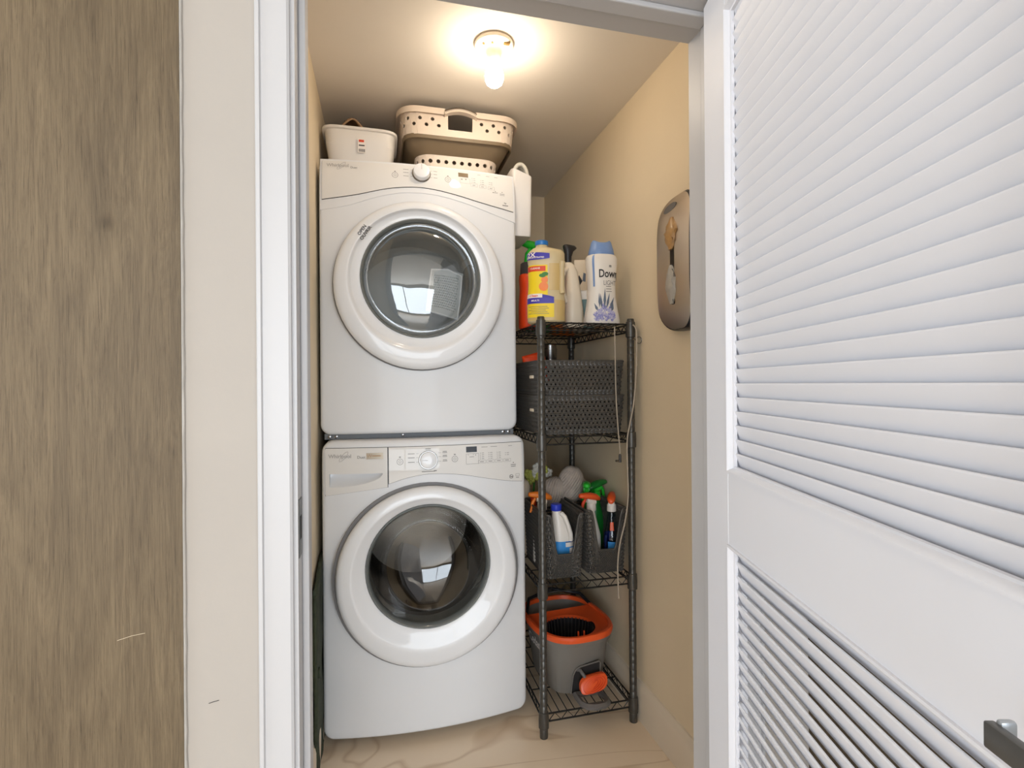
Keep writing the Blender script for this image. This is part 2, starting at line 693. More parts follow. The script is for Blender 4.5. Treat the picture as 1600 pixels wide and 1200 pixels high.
# unseen hall walls; side window added, back window widened, to light door and closet
WX0, WX1, WZ0, WZ1 = -3.35, 2.65, .2, 2.5
b = MB()
b.box(HX0, WX0, HY0 - .1, HY0, 0, HZ).box(WX1, HX2, HY0 - .1, HY0, 0, HZ)
b.box(WX0, WX1, HY0 - .1, HY0, 0, WZ0).box(WX0, WX1, HY0 - .1, HY0, WZ1, HZ)
struct(b.build('wall_hall_back', WALL_OUT))
LY0, LY1, LZ0, LZ1 = -1.15, .75, .2, 2.4
b = MB()
b.box(HX0 - .1, HX0, HY0, LY0, 0, HZ).box(HX0 - .1, HX0, LY1, YW0, 0, HZ)
b.box(HX0 - .1, HX0, LY0, LY1, 0, LZ0).box(HX0 - .1, HX0, LY0, LY1, LZ1, HZ)
struct(b.build('wall_hall_left', WALL_OUT))
struct(MB().box(HX1, HX1 + .1, -1.0, YW0, 0, HZ).build('wall_door_shade', WOOD))  # unseen dark wall added close behind the door to darken the louver gaps
struct(MB().box(HX1, HX2, -1.1, -1.0, 0, HZ).box(HX2, HX2 + .1, HY0, -1.0, 0, HZ).build('wall_hall_far_right', WALL_OUT))


def window(name, horiz, a0, a1, z0, z1, c, label):
    f = MB()
    def bx(p, q, r, s):
        if horiz:
            f.box(p, q, c - .03, c + .03, r, s, .004, 1)
        else:
            f.box(c - .03, c + .03, p, q, r, s, .004, 1)
    bx(a0, a0 + .05, z0, z1)
    bx(a1 - .05, a1, z0, z1)
    bx(a0, a1, z0, z0 + .05)
    bx(a0, a1, z1 - .05, z1)
    bx((a0 + a1) / 2 - .03, (a0 + a1) / 2 + .03, z0, z1)
    w = struct(f.build(name, TRIM), label)
    for (p, q) in ((a0 + .05, (a0 + a1) / 2 - .03), ((a0 + a1) / 2 + .03, a1 - .05)):
        g = MB()
        if horiz:
            g.box(p, q, c - .003, c + .003, z0 + .05, z1 - .05)
        else:
            g.box(c - .003, c + .003, p, q, z0 + .05, z1 - .05)
        g.build('pane', PANE, w)


window('window_1', True, WX0, WX1, WZ0, WZ1, HY0 - .03, 'tall white framed hall window')
window('window_fill', False, LY0, LY1, LZ0, LZ1, HX0 - .03, 'white framed window added in the hall side wall for fill light')  # invented window, gives the louvered door its side light

# baseboards: body with a small bevelled cap
def baseboard(name, axis, a0, a1, c, s):
    """profile runs along axis from a0 to a1; c = wall face, s = direction into the room"""
    pr = [(c, 0), (c + s * .015, 0), (c + s * .015, .105), (c + s * .012, .118), (c + s * .007, .124), (c + s * .005, .135), (c, .137)]
    return struct(MB().prism(pr, axis, a0, a1).build(name, BASEB, smooth=40))


baseboard('baseboard_right', 'y', YW1, YB, XR, -1)
baseboard('baseboard_left', 'y', YW1, YB, XL, 1)
o = MB().prism([(YB, 0), (YB - .015, 0), (YB - .015, .105), (YB - .007, .124), (YB, .137)], 'x', XL + .015, XR - .015).build('baseboard_back', BASEB)
struct(o)

# wood-look cladding panel on the hall face of the front wall, with its caulked edge
PX = -.3085
pan = struct(MB().box(HX0, PX, YW0 - .006, YW0, 0, HZ).build('wall_wood_panel', WOOD), 'grey-brown oak look wall panel left of the closet door')
pts = [(PX + .0005 + random.uniform(-.0006, .0008), YW0 - .002, z) for z in lin(0, HZ, 90)]
MB().tube(pts, .0032, 6).build('caulk_bead', CAULK, pan, 60, 'uneven bead of white caulk')
# small black hair-line scratch on the wall and a pale one on the panel
sc_ = MB().tube([(-.274, YW0 - .0008, .684), (-.268, YW0 - .0008, .6855), (-.259, YW0 - .0008, .687)], .0005, 5)
sc_.build('scuff_mark', PRINT_D, bpy.data.objects['wall_front'])
MB().tube([(-.400, YW0 - .0062, .805), (-.38, YW0 - .0062, .81), (-.362, YW0 - .0062, .812)], .00025, 5).build('scratch', WALL_IN, pan)

# door jambs, stops, head and casing
j = struct(MB().box(OX0 - .02, OX0, YW0, YW1, 0, OZ + .02).box(OX0, OX0 + .012, YW0 + .042, YW0 + .082, 0, OZ, .003, 2).build('trim_1', TRIM), 'white painted strike-side door jamb with stop')
sp = MB().box(OX0 - .001, OX0 + .0015, YW0 + .006, YW0 + .036, .905, 1.005, .0007, 1).build('strike_plate', HANDLE, j, label='small grey metal strike plate')
MB().box(OX0 + .0014, OX0 + .0018, YW0 + .014, YW0 + .030, .935, .975).build('latch_hole', DARKGAP, sp)
struct(MB().box(OX1, OX1 + .02, YW0, YW1, 0, OZ + .02).box(OX1 - .012, OX1, YW0 + .042, YW0 + .082, 0, OZ, .003, 2).build('trim_2', TRIM), 'white painted hinge-side door jamb')
struct(MB().box(OX0, OX1, YW0, YW1, OZ, OZ + .02).box(OX0 + .012, OX1 - .012, YW0 + .042, YW0 + .082, OZ - .012, OZ, .003, 2).build('trim_3', TRIM), 'white painted door head jamb')


def casing_prof(x_in, x_out):
    s = 1 if x_out > x_in else -1
    w = abs(x_out - x_in)
    y = YW0
    return [(x_in, y), (x_in, y - .009), (x_in + s * .004, y - .012), (x_out - s * .009, y - .012), (x_out - s * .007, y - .0165), (x_out - s * .002, y - .0165), (x_out, y - .014), (x_out, y)]


struct(MB().prism(casing_prof(OX0 - .007, -.196), 'z', 0, OZ + .06).build('trim_4', TRIM, smooth=30), 'white door casing on the left of the closet opening')
struct(MB().prism(casing_prof(OX1 + .007, OX1 + .066), 'z', 0, OZ + .06).build('trim_5', TRIM, smooth=30), 'white door casing behind the open door')
struct(MB().prism([(YW0, OZ + .007), (YW0 - .009, OZ + .007), (YW0 - .012, OZ + .011), (YW0 - .012, OZ + .052), (YW0 - .0165, OZ + .054), (YW0 - .0165, OZ + .06), (YW0, OZ + .062)], 'x', -.196, OX1 + .066).build('trim_6', TRIM), 'white head casing over the closet opening')

# ------------------------------------------------------------------ louvered door, standing open
DOOR_W, DOOR_T = .840, .035
hinge = Vector((OX1 - .004, YW0 + .014, 0))
PHI = math.radians(15.7)
door = struct(bpy.data.objects.new('door_1', None), 'white louvered closet door standing open')
COL.objects.link(door)
door.location = hinge
# local frame: +x from hinge edge to free edge, +y away from the face that is seen, z up.
dx = Vector((-math.sin(PHI), -math.cos(PHI), 0))
dn = Vector((-math.cos(PHI), math.sin(PHI), 0))    # out of the visible face
door.matrix_world = Matrix(((dx.x, -dn.x, 0, hinge.x), (dx.y, -dn.y, 0, hinge.y), (0, 0, 1, 0), (0, 0, 0, 1)))
FY = -.040            # visible face (local y)
BY = FY + DOOR_T
ST = .117
zu0, zu1, zl0, zl1 = 1.030, 1.907, .225, .893
DT = 1.990
for (a, c) in ((0.002, ST), (DOOR_W - ST, DOOR_W)):
    MB().box(a, c, FY, BY, .010, DT, .0015, 1).build('stile', DOORW, door)
for (a, c) in ((zu1, DT), (zl1, zu0), (.010, zl0)):
    MB().box(ST, DOOR_W - ST, FY + .0004, BY - .0004, a, c, .001, 1).build('rail', DOORW, door)


def bead(x0, x1, z0, z1):
    """ovolo moulding round a louver panel"""
    pr = [(0, .0), (0, -.0035), (.004, -.0035), (.007, -.001), (.010, .006), (.013, .007), (.013, .013), (0, .013)]
    cor = [(x0, z0, 1, 1), (x1, z0, -1, 1), (x1, z1, -1, -1), (x0, z1, 1, -1)]
    m = MB()
    rs = []
    for (x, z, sx_, sz_) in cor:
        rs.append([Vector((x + sx_ * (p - .001), FY + q, z + sz_ * (p - .001))) for p, q in pr])
    rs.append(rs[0])
    m.rings(rs, False, False)
    return m.build('moulding', DOORW, door, 30)


for (z0, z1) in ((zu0, zu1), (zl0, zl1)):
    bead(ST, DOOR_W - ST, z0, z1)
PITCH = .0262
slat_me = None


def slats(z0, z1, tilt):
    global slat_me
    n = round((z1 - z0 - .012) / PITCH)
    base = z0 + .006 + ((z1 - z0 - .012) - n * PITCH) / 2
    for i in range(n):
        zc = base + (i + .5) * PITCH
        if slat_me is None:
            pr = []
            w, t = .0172, .0021
            for k in range(7):
                a = PI / 2 + PI * k / 6
                pr.append((-w + t * math.cos(a), t * math.sin(a)))
            for k in range(7):
                a = -PI / 2 + PI * k / 6
                pr.append((w + t * math.cos(a), t * math.sin(a)))
            o = MB().prism(pr, 'x', ST + .004, DOOR_W - ST - .004).build('slat', DOORW, door, 50)
            slat_me = o.data
        else:
            o = bpy.data.objects.new('slat', slat_me)
            COL.objects.link(o)
            o.parent = door
        o.location = (0, FY + .0185, zc)
        o.rotation_euler = (tilt, 0, 0)


# near edge high, far edge low; the lower panel hangs a little flatter so the gaps show
slats(zu0, zu1, math.radians(-67))
slats(zl0, zl1, math.radians(-65.5))
# lever handle
zh = .947
rose = MB().lathe([(.027, 0), (.027, .006), (.024, .009)], (DOOR_W - .062, FY, zh), (0, -1, 0), 28).build('rose', SATIN, door, 40, 'round satin metal rose')
lv = MB()
lv.cyl((DOOR_W - .062, FY - .006, zh), (DOOR_W - .062, FY - .050, zh), .0095, n=16)
lv.box(.731, DOOR_W - .040, FY - .055, FY - .047, zh - .0095, zh + .0095, .0015, 2)
lv.build('lever', HANDLE, door, 40, 'dark flat bar lever handle')
MB().box(.7325, .7385, FY - .048, FY - .036, zh - .004, zh + .0120, .0025, 2).build('lever_return', SATIN, door, 40)
MB().lathe([(.024, 0), (.024, .008)], (DOOR_W - .062, BY, zh), (0, 1, 0), 24).build('rose', SATIN, door, 40)
for z in (.25, 1.0, 1.78):
    MB().cyl((.0, -.004, z - .045), (.0, -.004, z + .045), .005, n=10).build('hinge', SATIN, door, 40)


# ------------------------------------------------------------------ washer and dryer
def machine(root, xc, hw, z0, z1, Ye, B, tilt_z, depth, gx, gz, hole_r, cut=None):
    def Yf(x, z):
        return Ye - B * (1 - ((x - xc) / hw) ** 2) + 1.0 * max(0, z - tilt_z) ** 2
    def S(x, z, off=0):
        return Vector((x, Yf(x, z) - off, z))
    N = 320
    rc, rf = .022, .012
    per = [rrect(k / N, hw - rf, (z1 - z0) / 2 - rf, rc) for k in range(N)]
    zc = (z0 + z1) / 2
    bd = [(xc + p[0], zc + p[1]) for p in per]
    inner = []
    for (x, z) in bd:
        a = math.atan2(z - gz, x - gx)
        inner.append((gx + hole_r * math.cos(a), gz + hole_r * math.sin(a)))
    rings = []
    rings.append([Vector((x, Yf(x, z) + .03, z)) for x, z in inner])
    for t in lin(0, 1, 25):
        rings.append([S(i[0] + (q[0] - i[0]) * t, i[1] + (q[1] - i[1]) * t) for i, q in zip(inner, bd)])
    for k in (1, 2, 3, 4):
        a = PI / 2 * k / 4
        e = rf * math.sin(a)
        pe = [rrect(m / N, hw - rf + e, (z1 - z0) / 2 - rf + e, rc + e) for m in range(N)]
        rings.append([S(xc + p[0], zc + p[1], -rf * (1 - math.cos(a))) for p in pe])
    pe = [rrect(m / N, hw, (z1 - z0) / 2, rc + rf) for m in range(N)]
    rings.append([Vector((xc + p[0], Ye + .05, zc + p[1])) for p in pe])
    rings.append([Vector((xc + p[0], Ye + depth, zc + p[1])) for p in pe])
    m = MB().rings(rings, False, True)
    if cut:
        keep = []
        for f in m.f:
            if len(f) == 4 and any(cut[0] < m.v[i][0] < cut[1] and cut[2] < m.v[i][2] < cut[3] and m.v[i][1] < Ye + .005 for i in f):
                continue
            keep.append(f)
        m.f = keep
    m.build('body', ENAMEL, root, 35)
    return S, Yf


def ecc_rings(rows, Y0, n=72):
    """rows of (cx, cz, r, off): circles facing -Y at Y0-off"""
    return [[Vector((cx + r * math.cos(2 * PI * j / n), Y0 - off, cz + r * math.sin(2 * PI * j / n))) for j in range(n)] for cx, cz, r, off in rows]


def dashes(mb, S, items, off):
    for (x, z, w, h) in items:
        mb.add([S(x - w / 2, z - h / 2, off), S(x + w / 2, z - h / 2, off), S(x + w / 2, z + h / 2, off), S(x - w / 2, z + h / 2, off)], [(0, 1, 2, 3)])
    return mb


def ring_flat(mb, S, x, z, r, w, off, n=28):
    vs, fs = [], []
    for k in range(n):
        a = 2 * PI * k / n
        vs.append(S(x + r * math.cos(a), z + r * math.sin(a), off))
        vs.append(S(x + (r - w) * math.cos(a), z + (r - w) * math.sin(a), off))
    for k in range(n):
        q = (k + 1) % n
        fs.append((2 * k, 2 * q, 2 * q + 1, 2 * k + 1))
    return mb.add(vs, fs)


def box_outline(mb, S, x0, x1, z0, z1, w, off):
    return dashes(mb, S, [((x0 + x1) / 2, z0, x1 - x0, w), ((x0 + x1) / 2, z1, x1 - x0, w), (x0, (z0 + z1) / 2, w, z1 - z0), (x1, (z0 + z1) / 2, w, z1 - z0)], off)


def knob(root, S, x, z, r, off, depth=.022, ang=PI / 2):
    o = S(x, z, off)
    nrm = (S(x, z, off + .01) - o)
    e = .002
    ux = (S(x + e, z, off) - o).normalized()
    uz = (S(x, z + e, off) - o).normalized()
    nn = uz.cross(ux).normalized()
    if nn.y > 0:
        nn = -nn
    MB().lathe([(r * 1.12, -.001), (r * 1.12, .002), (r * 1.06, .004)], o, nn, 40).build('dial_bezel', CHROME, root, 40)
    k = MB().lathe([(r * .98, .002), (r, .006), (r * .97, depth - .004), (r * .93, depth - .001), (r * .86, depth), (r * .3, depth + .0006)], o, nn, 48).build('dial', PLASTIC_W, root, 35, 'round white programme dial')
    c, s = math.cos(ang), math.sin(ang)
    P = lambda a, t: o + nn * (depth + .0011) + (ux * c + uz * s) * a + (-ux * s + uz * c) * t
    MB().add([P(r * .1, -.0008), P(r * .8, -.0008), P(r * .8, .0008), P(r * .1, .0008)], [(0, 1, 2, 3)]).build('pointer', PRINT_L, k)


def drum(root, cx, cz, Y0, Y1, R, r_in, m, fins):
    prof = [(r_in, 0), (R - .01, .02), (R, .035), (R, Y1 - Y0 - .03), (R - .03, Y1 - Y0), (.08, Y1 - Y0 + .015), (.01, Y1 - Y0 + .015)]
    d = MB().lathe(prof, (cx, Y0, cz), (0, 1, 0), 64, False, True).build('drum', m, root, 30)
    for k in range(fins):
        a = .5 + 2 * PI * k / fins
        er = Vector((math.cos(a), 0, math.sin(a)))
        et = Vector((-math.sin(a), 0, math.cos(a)))
        rs = []
        for t in lin(0, 1, 9):
            y = Y0 + .05 + (Y1 - Y0 - .10) * t
            h = .055 * math.sin(PI * min(max(t, .08), .92)) ** .5
            o = Vector((cx, y, cz)) + et * (.03 * math.sin(PI * t * 1.5))
            rs.append([o + er * R + et * .035, o + er * (R - h) + et * .012, o + er * (R - h) - et * .012, o + er * R - et * .035])
        MB().rings(rs).build('drum_fin', m, d, 50)
    return d


# ---- washer
washer = thing('washing_machine', 'white front-loading washing machine standing on the floor under the dryer', 'washing machine', (.158, 2.10, 0))
wx, whw = .158, .346
SW, YW = machine(washer, wx, whw, .033, 1.014, 1.812, .040, .90, .80, .155, .595, .213, (-.166, .009, .860, .913))
for (x, y) in ((wx - .28, 1.90), (wx + .28, 1.90), (wx - .28, 2.5), (wx + .28, 2.5)):
    MB().lathe([(.024, 0), (.024, .012), (.014, .014), (.014, .04)], (x, y, 0), (0, 0, 1), 18).build('foot', BLACKP, washer, 40)
MB().box(wx - whw + .02, wx + whw - .02, 1.86, 2.55, .012, .036).build('base_pan', DARKGAP, washer)
# fascia pieces
arch_w = smooth_interp([(.024, .872), (.09, .891), (.16, .900), (.26, .893), (.36, .873), (.44, .858), (.494, .852)])
xl_, xr_ = wx - whw + .012, wx + whw - .012
ztop = lambda x: .992
MB().strip(lin(.024, xr_, 40), lambda x: arch_w(x) - .0012, lambda x: ztop(x) + .0012, SW, .0016, .004, 10).build('panel_gap', DARKGAP, washer)
cp = MB().strip(lin(.0255, xr_ - .001, 40), arch_w, ztop, SW, .0042, .004, 10).build('control_panel', PANEL_W, washer, 30)
# detergent drawer with a real finger scoop
draw_b = interp([(xl_, .838), (.022, .862)])
low_b = smooth_interp([(xl_, .812), (-.12, .818), (-.05, .832), (.022, .851)])
MB().strip(lin(xl_, .022, 20), low_b, lambda x: draw_b(x) - .001, SW, .0018, .004).build('drawer_sill', ENAMEL, washer, 30)
scx0, scx1, scz1 = -.163, .006, .909
def sc_bot(x):
    t = (x - scx0) / (scx1 - scx0)
    return .909 - .040 * max(0, 1 - t ** 2.2) ** .6 - .004
db = MB()
xs_d = sorted(set(lin(xl_, .0215, 26) + lin(scx0, scx1, 22)))
nx = len(xs_d)
# drawer front = lower band + upper band + side bits around the scoop
def dband(x0, x1, zb, zt, nz=2):
    db.strip(lin(x0, x1, max(2, int((x1 - x0) / .008) + 2)), zb, zt, SW, .0050, .005, 8)
dband(xl_, scx0, draw_b, ztop)
dband(scx1, .0215, draw_b, ztop)
dband(scx0, scx1, lambda x: scz1, ztop)
dband(scx0, scx1, draw_b, sc_bot)
gapm = MB()
gapm.strip(lin(xl_ - .001, .0235, 20), lambda x: ztop(x) - .004, lambda x: ztop(x) + .0012, SW, .0016, .004)
gapm.strip(lin(xl_ - .001, .0235, 20), lambda x: draw_b(x) - .0015, lambda x: draw_b(x) + .004, SW, .0016, .004)
gapm.strip(lin(.016, .0235, 3), lambda x: draw_b(x) - .0015, lambda x: ztop(x) + .0012, SW, .0016, .004)
gapm.build('drawer_gap', DARKGAP, washer)
drawer = db.build('detergent_drawer', PANEL_W, washer, 30, 'white detergent drawer front with finger scoop')
sb_ = MB()
rws = []
xs_s = lin(scx0, scx1, 24)
for k in range(8):
    t = k / 7
    row = []
    for x in xs_s:
        zb_ = sc_bot(x)
        z = zb_ + (scz1 - zb_) * t
        dpt = .028 * math.sin(PI / 2 * min(1, t * 1.15)) * math.sin(PI * min(1, max(0, (x - scx0) / (scx1 - scx0)) * .9 + .1)) ** .4
        row.append(SW(x, z, .0045 - dpt))
    rws.append(row)
rws.append([SW(x, scz1, .0045) for x in xs_s])
sb_.rings(rws, False, False, closed=False)
sb_.build('finger_scoop', PLASTIC_W, drawer, 60)
tb = MB()
text(tb, 'Whirlpool', .0165, lambda u, v: SW(-.130 + u, .966 + v, .0056), sx=1.05, bold=.0004)
ring_pts = [SW(-.118 + .022 * math.cos(a) * .35 + .012 * math.sin(a), .965 + .016 * math.sin(a), .0058) for a in lin(0, 2 * PI, 30)]
tb.tube(ring_pts[:-1], .0006, 5, closed=True)
tb.build('brand_lettering', PRINT_L, drawer)
text(MB(), 'Duet', .013, lambda u, v: SW(-.062 + u, .962 + v, .0056)).build('model_lettering', PRINT, drawer)
bdg = MB().strip(lin(-.046, .008, 8), lambda x: .9555, lambda x: .9755, SW, .0062, .002, 1).build('badge', BADGE, drawer, label='small tan metallic badge')
bt = MB()
text(bt, 'W', .016, lambda u, v: SW(-.036 + u, .9655 + v, .0066))
dashes(bt, SW, [(-.013, .966, .028, .003)], .0066)
bt.build('badge_lettering', KRAFT, bdg)
# dial, display, buttons and prints
knob(washer, SW, .155, .946, .0285, .0045, .018, PI)
dsp = MB().strip(lin(.285, .323, 8), lambda x: .966, lambda x: .985, SW, .0048, .002, 1).build('display', LCD, washer, label='small dark lcd display')
pr = MB()
for (x, z, r) in ((.062, .944, .0105), (.245, .946, .0105)):
    ring_flat(pr, SW, x, z, r, .0012, .0047)
    ring_flat(pr, SW, x, z, r * .45, .0010, .0047)
    dashes(pr, SW, [(x, z + .0155, .006, .003)], .0047)
for i, z in enumerate((.969, .956, .941)):
    dashes(pr, SW, [(.099, z, .022, .0018), (.211, z + .004, .014, .0018), (.211, z, .016, .0018), (.119, z, .008, .0007), (.194, z, .010, .0007)], .0047)
dashes(pr, SW, [(.155, .9835, .018, .002), (.155, .9085, .044, .0022), (.178, .910, .010, .003)], .0047)
box_outline(pr, SW, .285, .329, .926, .961, .0008, .0047)
dashes(pr, SW, [(.304, .950, .016, .0016), (.292, .957, .004, .0012), (.310, .957, .004, .0012), (.318, .956, .002, .004)], .0047)
for k, x in enumerate((.340, .371, .402, .433)):
    for q in range(4 if k < 3 else 2):
        z = .961 - q * .0065 - (.004 if k == 3 else 0)
        dashes(pr, SW, [(x - .005, z, .0022, .0022), (x + .004, z, .0085, .0014)], .0047)
    dashes(pr, SW, [(x, .9315, .014, .0018)], .0047)
    box_outline(pr, SW, x - .013, x + .014, .9265, .9365, .0006, .0047)
dashes(pr, SW, [(.351, .9815, .022, .0013), (.385, .9815, .024, .0013), (.447, .981, .014, .0013), (.457, .914, .020, .002), (.457, .908, .018, .002), (.457, .921, .004, .003)], .0047)
ring_flat(pr, SW, .449, .872, .0075, .0016, .0047)
box_outline(pr, SW, .466, .480, .872, .880, .0008, .0047)
dashes(pr, SW, [(.473, .867, .012, .002)], .0047)
text(pr, 'he', .011, lambda u, v: SW(.449 + u, .872 + v, .0047), bold=.0003)
pr.build('panel_print', PRINT, washer)['kind'] = 'stuff'
# door
dcx, dcz, dr = .155, .562, .300
Yd = YW(dcx, dcz)
MB().rings(ecc_rings([(dcx, dcz, dr + .010, -.03), (dcx, dcz, dr + .010, .0015), (dcx, dcz, dr - .01, .0025)], Yd), False, False).build('door_gap', GREYGAP, washer, 30)
wd_ = MB().rings(ecc_rings([
    (dcx, dcz, dr - .012, -.02), (dcx, dcz, dr - .002, .002), (dcx, dcz, dr, .012), (dcx, dcz, dr - .002, .022), (dcx, dcz, dr - .006, .030), (dcx, dcz, dr - .013, .035), (dcx, dcz + .002, dr - .022, .0375),
    (dcx, dcz + .010, .256, .0400), (dcx, dcz + .014, .250, .0398), (dcx, dcz + .016, .246, .0385), (dcx, dcz + .020, .238, .0345), (dcx, dcz + .028, .219, .0260), (dcx, dcz + .032, .210, .0225), (dcx, dcz + .033, .207, .0200), (dcx, dcz + .033, .207, -.03)], Yd), False, False).build('door', PLASTIC_W, washer, 50, 'round white washer door with glass bowl')
gx, gz = dcx, dcz + .033
MB().rings(ecc_rings([(gx, gz, .2075, .010), (gx, gz, .206, .020), (gx, gz, .2015, .023), (gx, gz, .197, .019), (gx, gz, .194, .008), (gx, gz, .192, -.01), (gx, gz, .192, -.05)], Yd), False, False).build('glass_rim', GREY_RING, wd_, 50)
bowl = MB().rings(ecc_rings([(gx, gz, .196, .008), (gx, gz, .183, -.014), (gx, gz, .168, -.036), (gx, gz + .002, .150, -.058), (gx + .002, gz + .006, .127, -.076), (gx + .004, gz + .010, .097, -.089), (gx + .005, gz + .013, .060, -.097), (gx + .006, gz + .014, .028, -.0995), (gx + .006, gz + .014, .004, -.100)], Yd), False, True).build('glass_bowl', GLASS_W, wd_, 60)
MB().lathe([(.214, .015), (.232, .045), (.205, .065), (.196, .09), (.215, .10)], (gx, Yd, gz), (0, 1, 0), 64, False, False).build('door_gasket', RUBBER, washer, 60)
drum(washer, gx, gz - .02, Yd + .10, 2.42, .262, .214, STEEL, 3)

# ---- dryer
dryer = thing('clothes_dryer', 'white front-loading clothes dryer stacked on top of the washing machine', 'clothes dryer', (.147, 2.15, 1.014))
dxx, dhw = .147, .344
SD, YD = machine(dryer, dxx, dhw, 1.032, 1.977, 1.868, .028, 1.83, .72, .142, 1.566, .213)
MB().box(dxx - dhw + .012, dxx + dhw - .012, 1.882, 2.55, 1.0146, 1.034).build('base_rail', RAIL, dryer, label='grey metal stacking rail')
for x in (dxx - dhw + .028, dxx - dhw + .05, dxx + dhw - .03, dxx + dhw - .05, dxx - .07):
    MB().lathe([(.006, 0), (.006, .003), (.003, .004)], (x, 1.882, 1.0235), (0, -1, 0), 12).build('screw', CHROME, dryer, 40)
arch_d = smooth_interp([(-.187, 1.829), (-.08, 1.848), (.03, 1.876), (.11, 1.887), (.17, 1.887), (.25, 1.876), (.36, 1.854), (.48, 1.834)])
seam_d = smooth_interp([(-.197, 1.792), (-.10, 1.812), (0, 1.846), (.08, 1.864), (.145, 1.868), (.22, 1.862), (.30, 1.846), (.40, 1.818), (.491, 1.794)])
xl_, xr_ = dxx - dhw + .010, dxx + dhw - .010
zt_d = lambda x: 1.9665
MB().strip(lin(xl_ - .006, xr_ + .006, 50), seam_d, lambda x: 1.974, SD, .0020, .004, 12).build('fascia', ENAMEL, dryer, 30)
MB().strip(lin(xl_, xr_, 50), lambda x: arch_d(x) - .0020, lambda x: zt_d(x) + .0007, SD, .0024, .004, 12).build('panel_gap', DARKGAP, dryer)
MB().strip(lin(xl_ + .0008, xr_ - .0008, 50), arch_d, zt_d, SD, .0050, .004, 12).build('control_panel', PANEL_W, dryer, 30)
knob(dryer, SD, .145, 1.938, .0290, .0052, .022, PI / 2)
MB().strip(lin(.276, .312, 8), lambda x: 1.942, lambda x: 1.958, SD, .0056, .002, 1).build('display', LCD2, dryer, label='small brown tinted display')
pr = MB()
for (x, z, r) in ((.055, 1.926, .0105), (.238, 1.926, .0105)):
    ring_flat(pr, SD, x, z, r, .0012, .0055)
    ring_flat(pr, SD, x, z, r * .45, .0010, .0055)
    dashes(pr, SD, [(x, z + .0135, .005, .003)], .0055)
for z in (1.950, 1.938, 1.925):
    dashes(pr, SD, [(.092, z, .018, .0014), (.112, z, .008, .0007), (.194, z + .002, .013, .0014), (.180, z + .002, .007, .0007)], .0055)
for k, x in enumerate((.330, .362, .394)):
    for q in range(3 if k < 2 else 2):
        z = 1.941 - q * .0075 - k * .004
        dashes(pr, SD, [(x - .004, z, .0020, .0020), (x + .004, z, .008, .0012)], .0055)
    dashes(pr, SD, [(x + .002, 1.915 - k * .002, .010, .0016)], .0055)
    box_outline(pr, SD, x - .009, x + .015, 1.910 - k * .002, 1.921 - k * .002, .0005, .0055)
dashes(pr, SD, [(.352, 1.958, .012, .0011), (.385, 1.957, .013, .0011), (.417, 1.957, .013, .0011), (.288, 1.933, .006, .003), (.303, 1.934, .004, .004), (.412, 1.897, .018, .0016), (.438, 1.895, .018, .0016), (.438, 1.890, .018, .0012), (.403, 1.897, .003, .003), (.412, 1.902, .004, .002), (.438, 1.902, .004, .002)], .0055)
box_outline(pr, SD, .282, .318, 1.919, 1.937, .0005, .0055)
text(pr, 'hp', .009, lambda u, v: SD(.449 + u, 1.862 + v, .0055), bold=.0002)
dashes(pr, SD, [(.449, 1.853, .022, .003)], .0055)
pr.build('panel_print', PRINT, dryer)['kind'] = 'stuff'
tb = MB()
text(tb, 'Whirlpool', .0165, lambda u, v: SD(-.135 + u, 1.950 + v, .0056), sx=1.05, bold=.0003)
tb.tube([SD(-.123 + .022 * math.cos(a) * .35 + .012 * math.sin(a), 1.949 + .014 * math.sin(a), .0056) for a in lin(0, 2 * PI, 30)][:-1], .0005, 5, closed=True)
tb.build('brand_lettering', PRINT_L, dryer)
text(MB(), 'Duet', .011, lambda u, v: SD(-.082 + u, 1.944 + v, .0056)).build('model_lettering', PRINT, dryer)
# door
dcx, dcz, dr = .140, 1.541, .289
Yd = YD(dcx, dcz)
MB().rings(ecc_rings([(dcx, dcz, dr + .004, -.03), (dcx, dcz, dr + .004, .0010), (dcx, dcz, dr - .02, .0015)], Yd), False, False).build('door_gap', GREYGAP, dryer, 30)
dd = MB().rings(ecc_rings([
    (dcx, dcz, dr - .016, -.02), (dcx, dcz, dr - .010, .002), (dcx, dcz, dr - .001, .014), (dcx, dcz, dr, .022), (dcx, dcz, dr - .003, .029), (dcx, dcz, dr - .010, .0345), (dcx, dcz + .002, dr - .020, .037),
    (dcx, dcz + .012, .249, .0400), (dcx, dcz + .015, .244, .0398), (dcx, dcz + .017, .241, .0380), (dcx, dcz + .019, .236, .0300), (dcx, dcz + .021, .231, .0255), (dcx + .002, dcz + .024, .212, .0235), (dcx + .002, dcz + .025, .206, .022), (dcx + .002, dcz + .025, .206, -.03)], Yd), False, False).build('door', PLASTIC_W, dryer, 50, 'round white dryer door with smoked window')
gx, gz = dcx + .002, dcz + .025
MB().rings(ecc_rings([(gx, gz, .2065, .010), (gx, gz, .2055, .024), (gx, gz, .2015, .027), (gx, gz, .198, .024), (gx, gz, .1945, .014), (gx, gz, .193, .004), (gx, gz, .193, -.03)], Yd), False, False).build('window_rim', GREY_RING, dd, 50)
MB().rings(ecc_rings([(gx, gz, .198, .009), (gx, gz, .190, .004), (gx, gz, .176, .003), (gx, gz, .170, .008), (gx, gz, .150, .014), (gx, gz, .110, .021), (gx, gz, .06, .024), (gx, gz, .003, .025)], Yd), False, True).build('window_glass', GLASS_D, dd, 60)
tb = MB()
def on_door(xo, zo, ang):
    ca, sa = math.cos(ang), math.sin(ang)
    return lambda u, v: Vector((xo + u * ca - v * sa, Yd - .0400, zo + u * sa + v * ca))
text(tb, 'OPEN', .0155, on_door(-.0545, 1.715, math.radians(56)), bold=.0003)
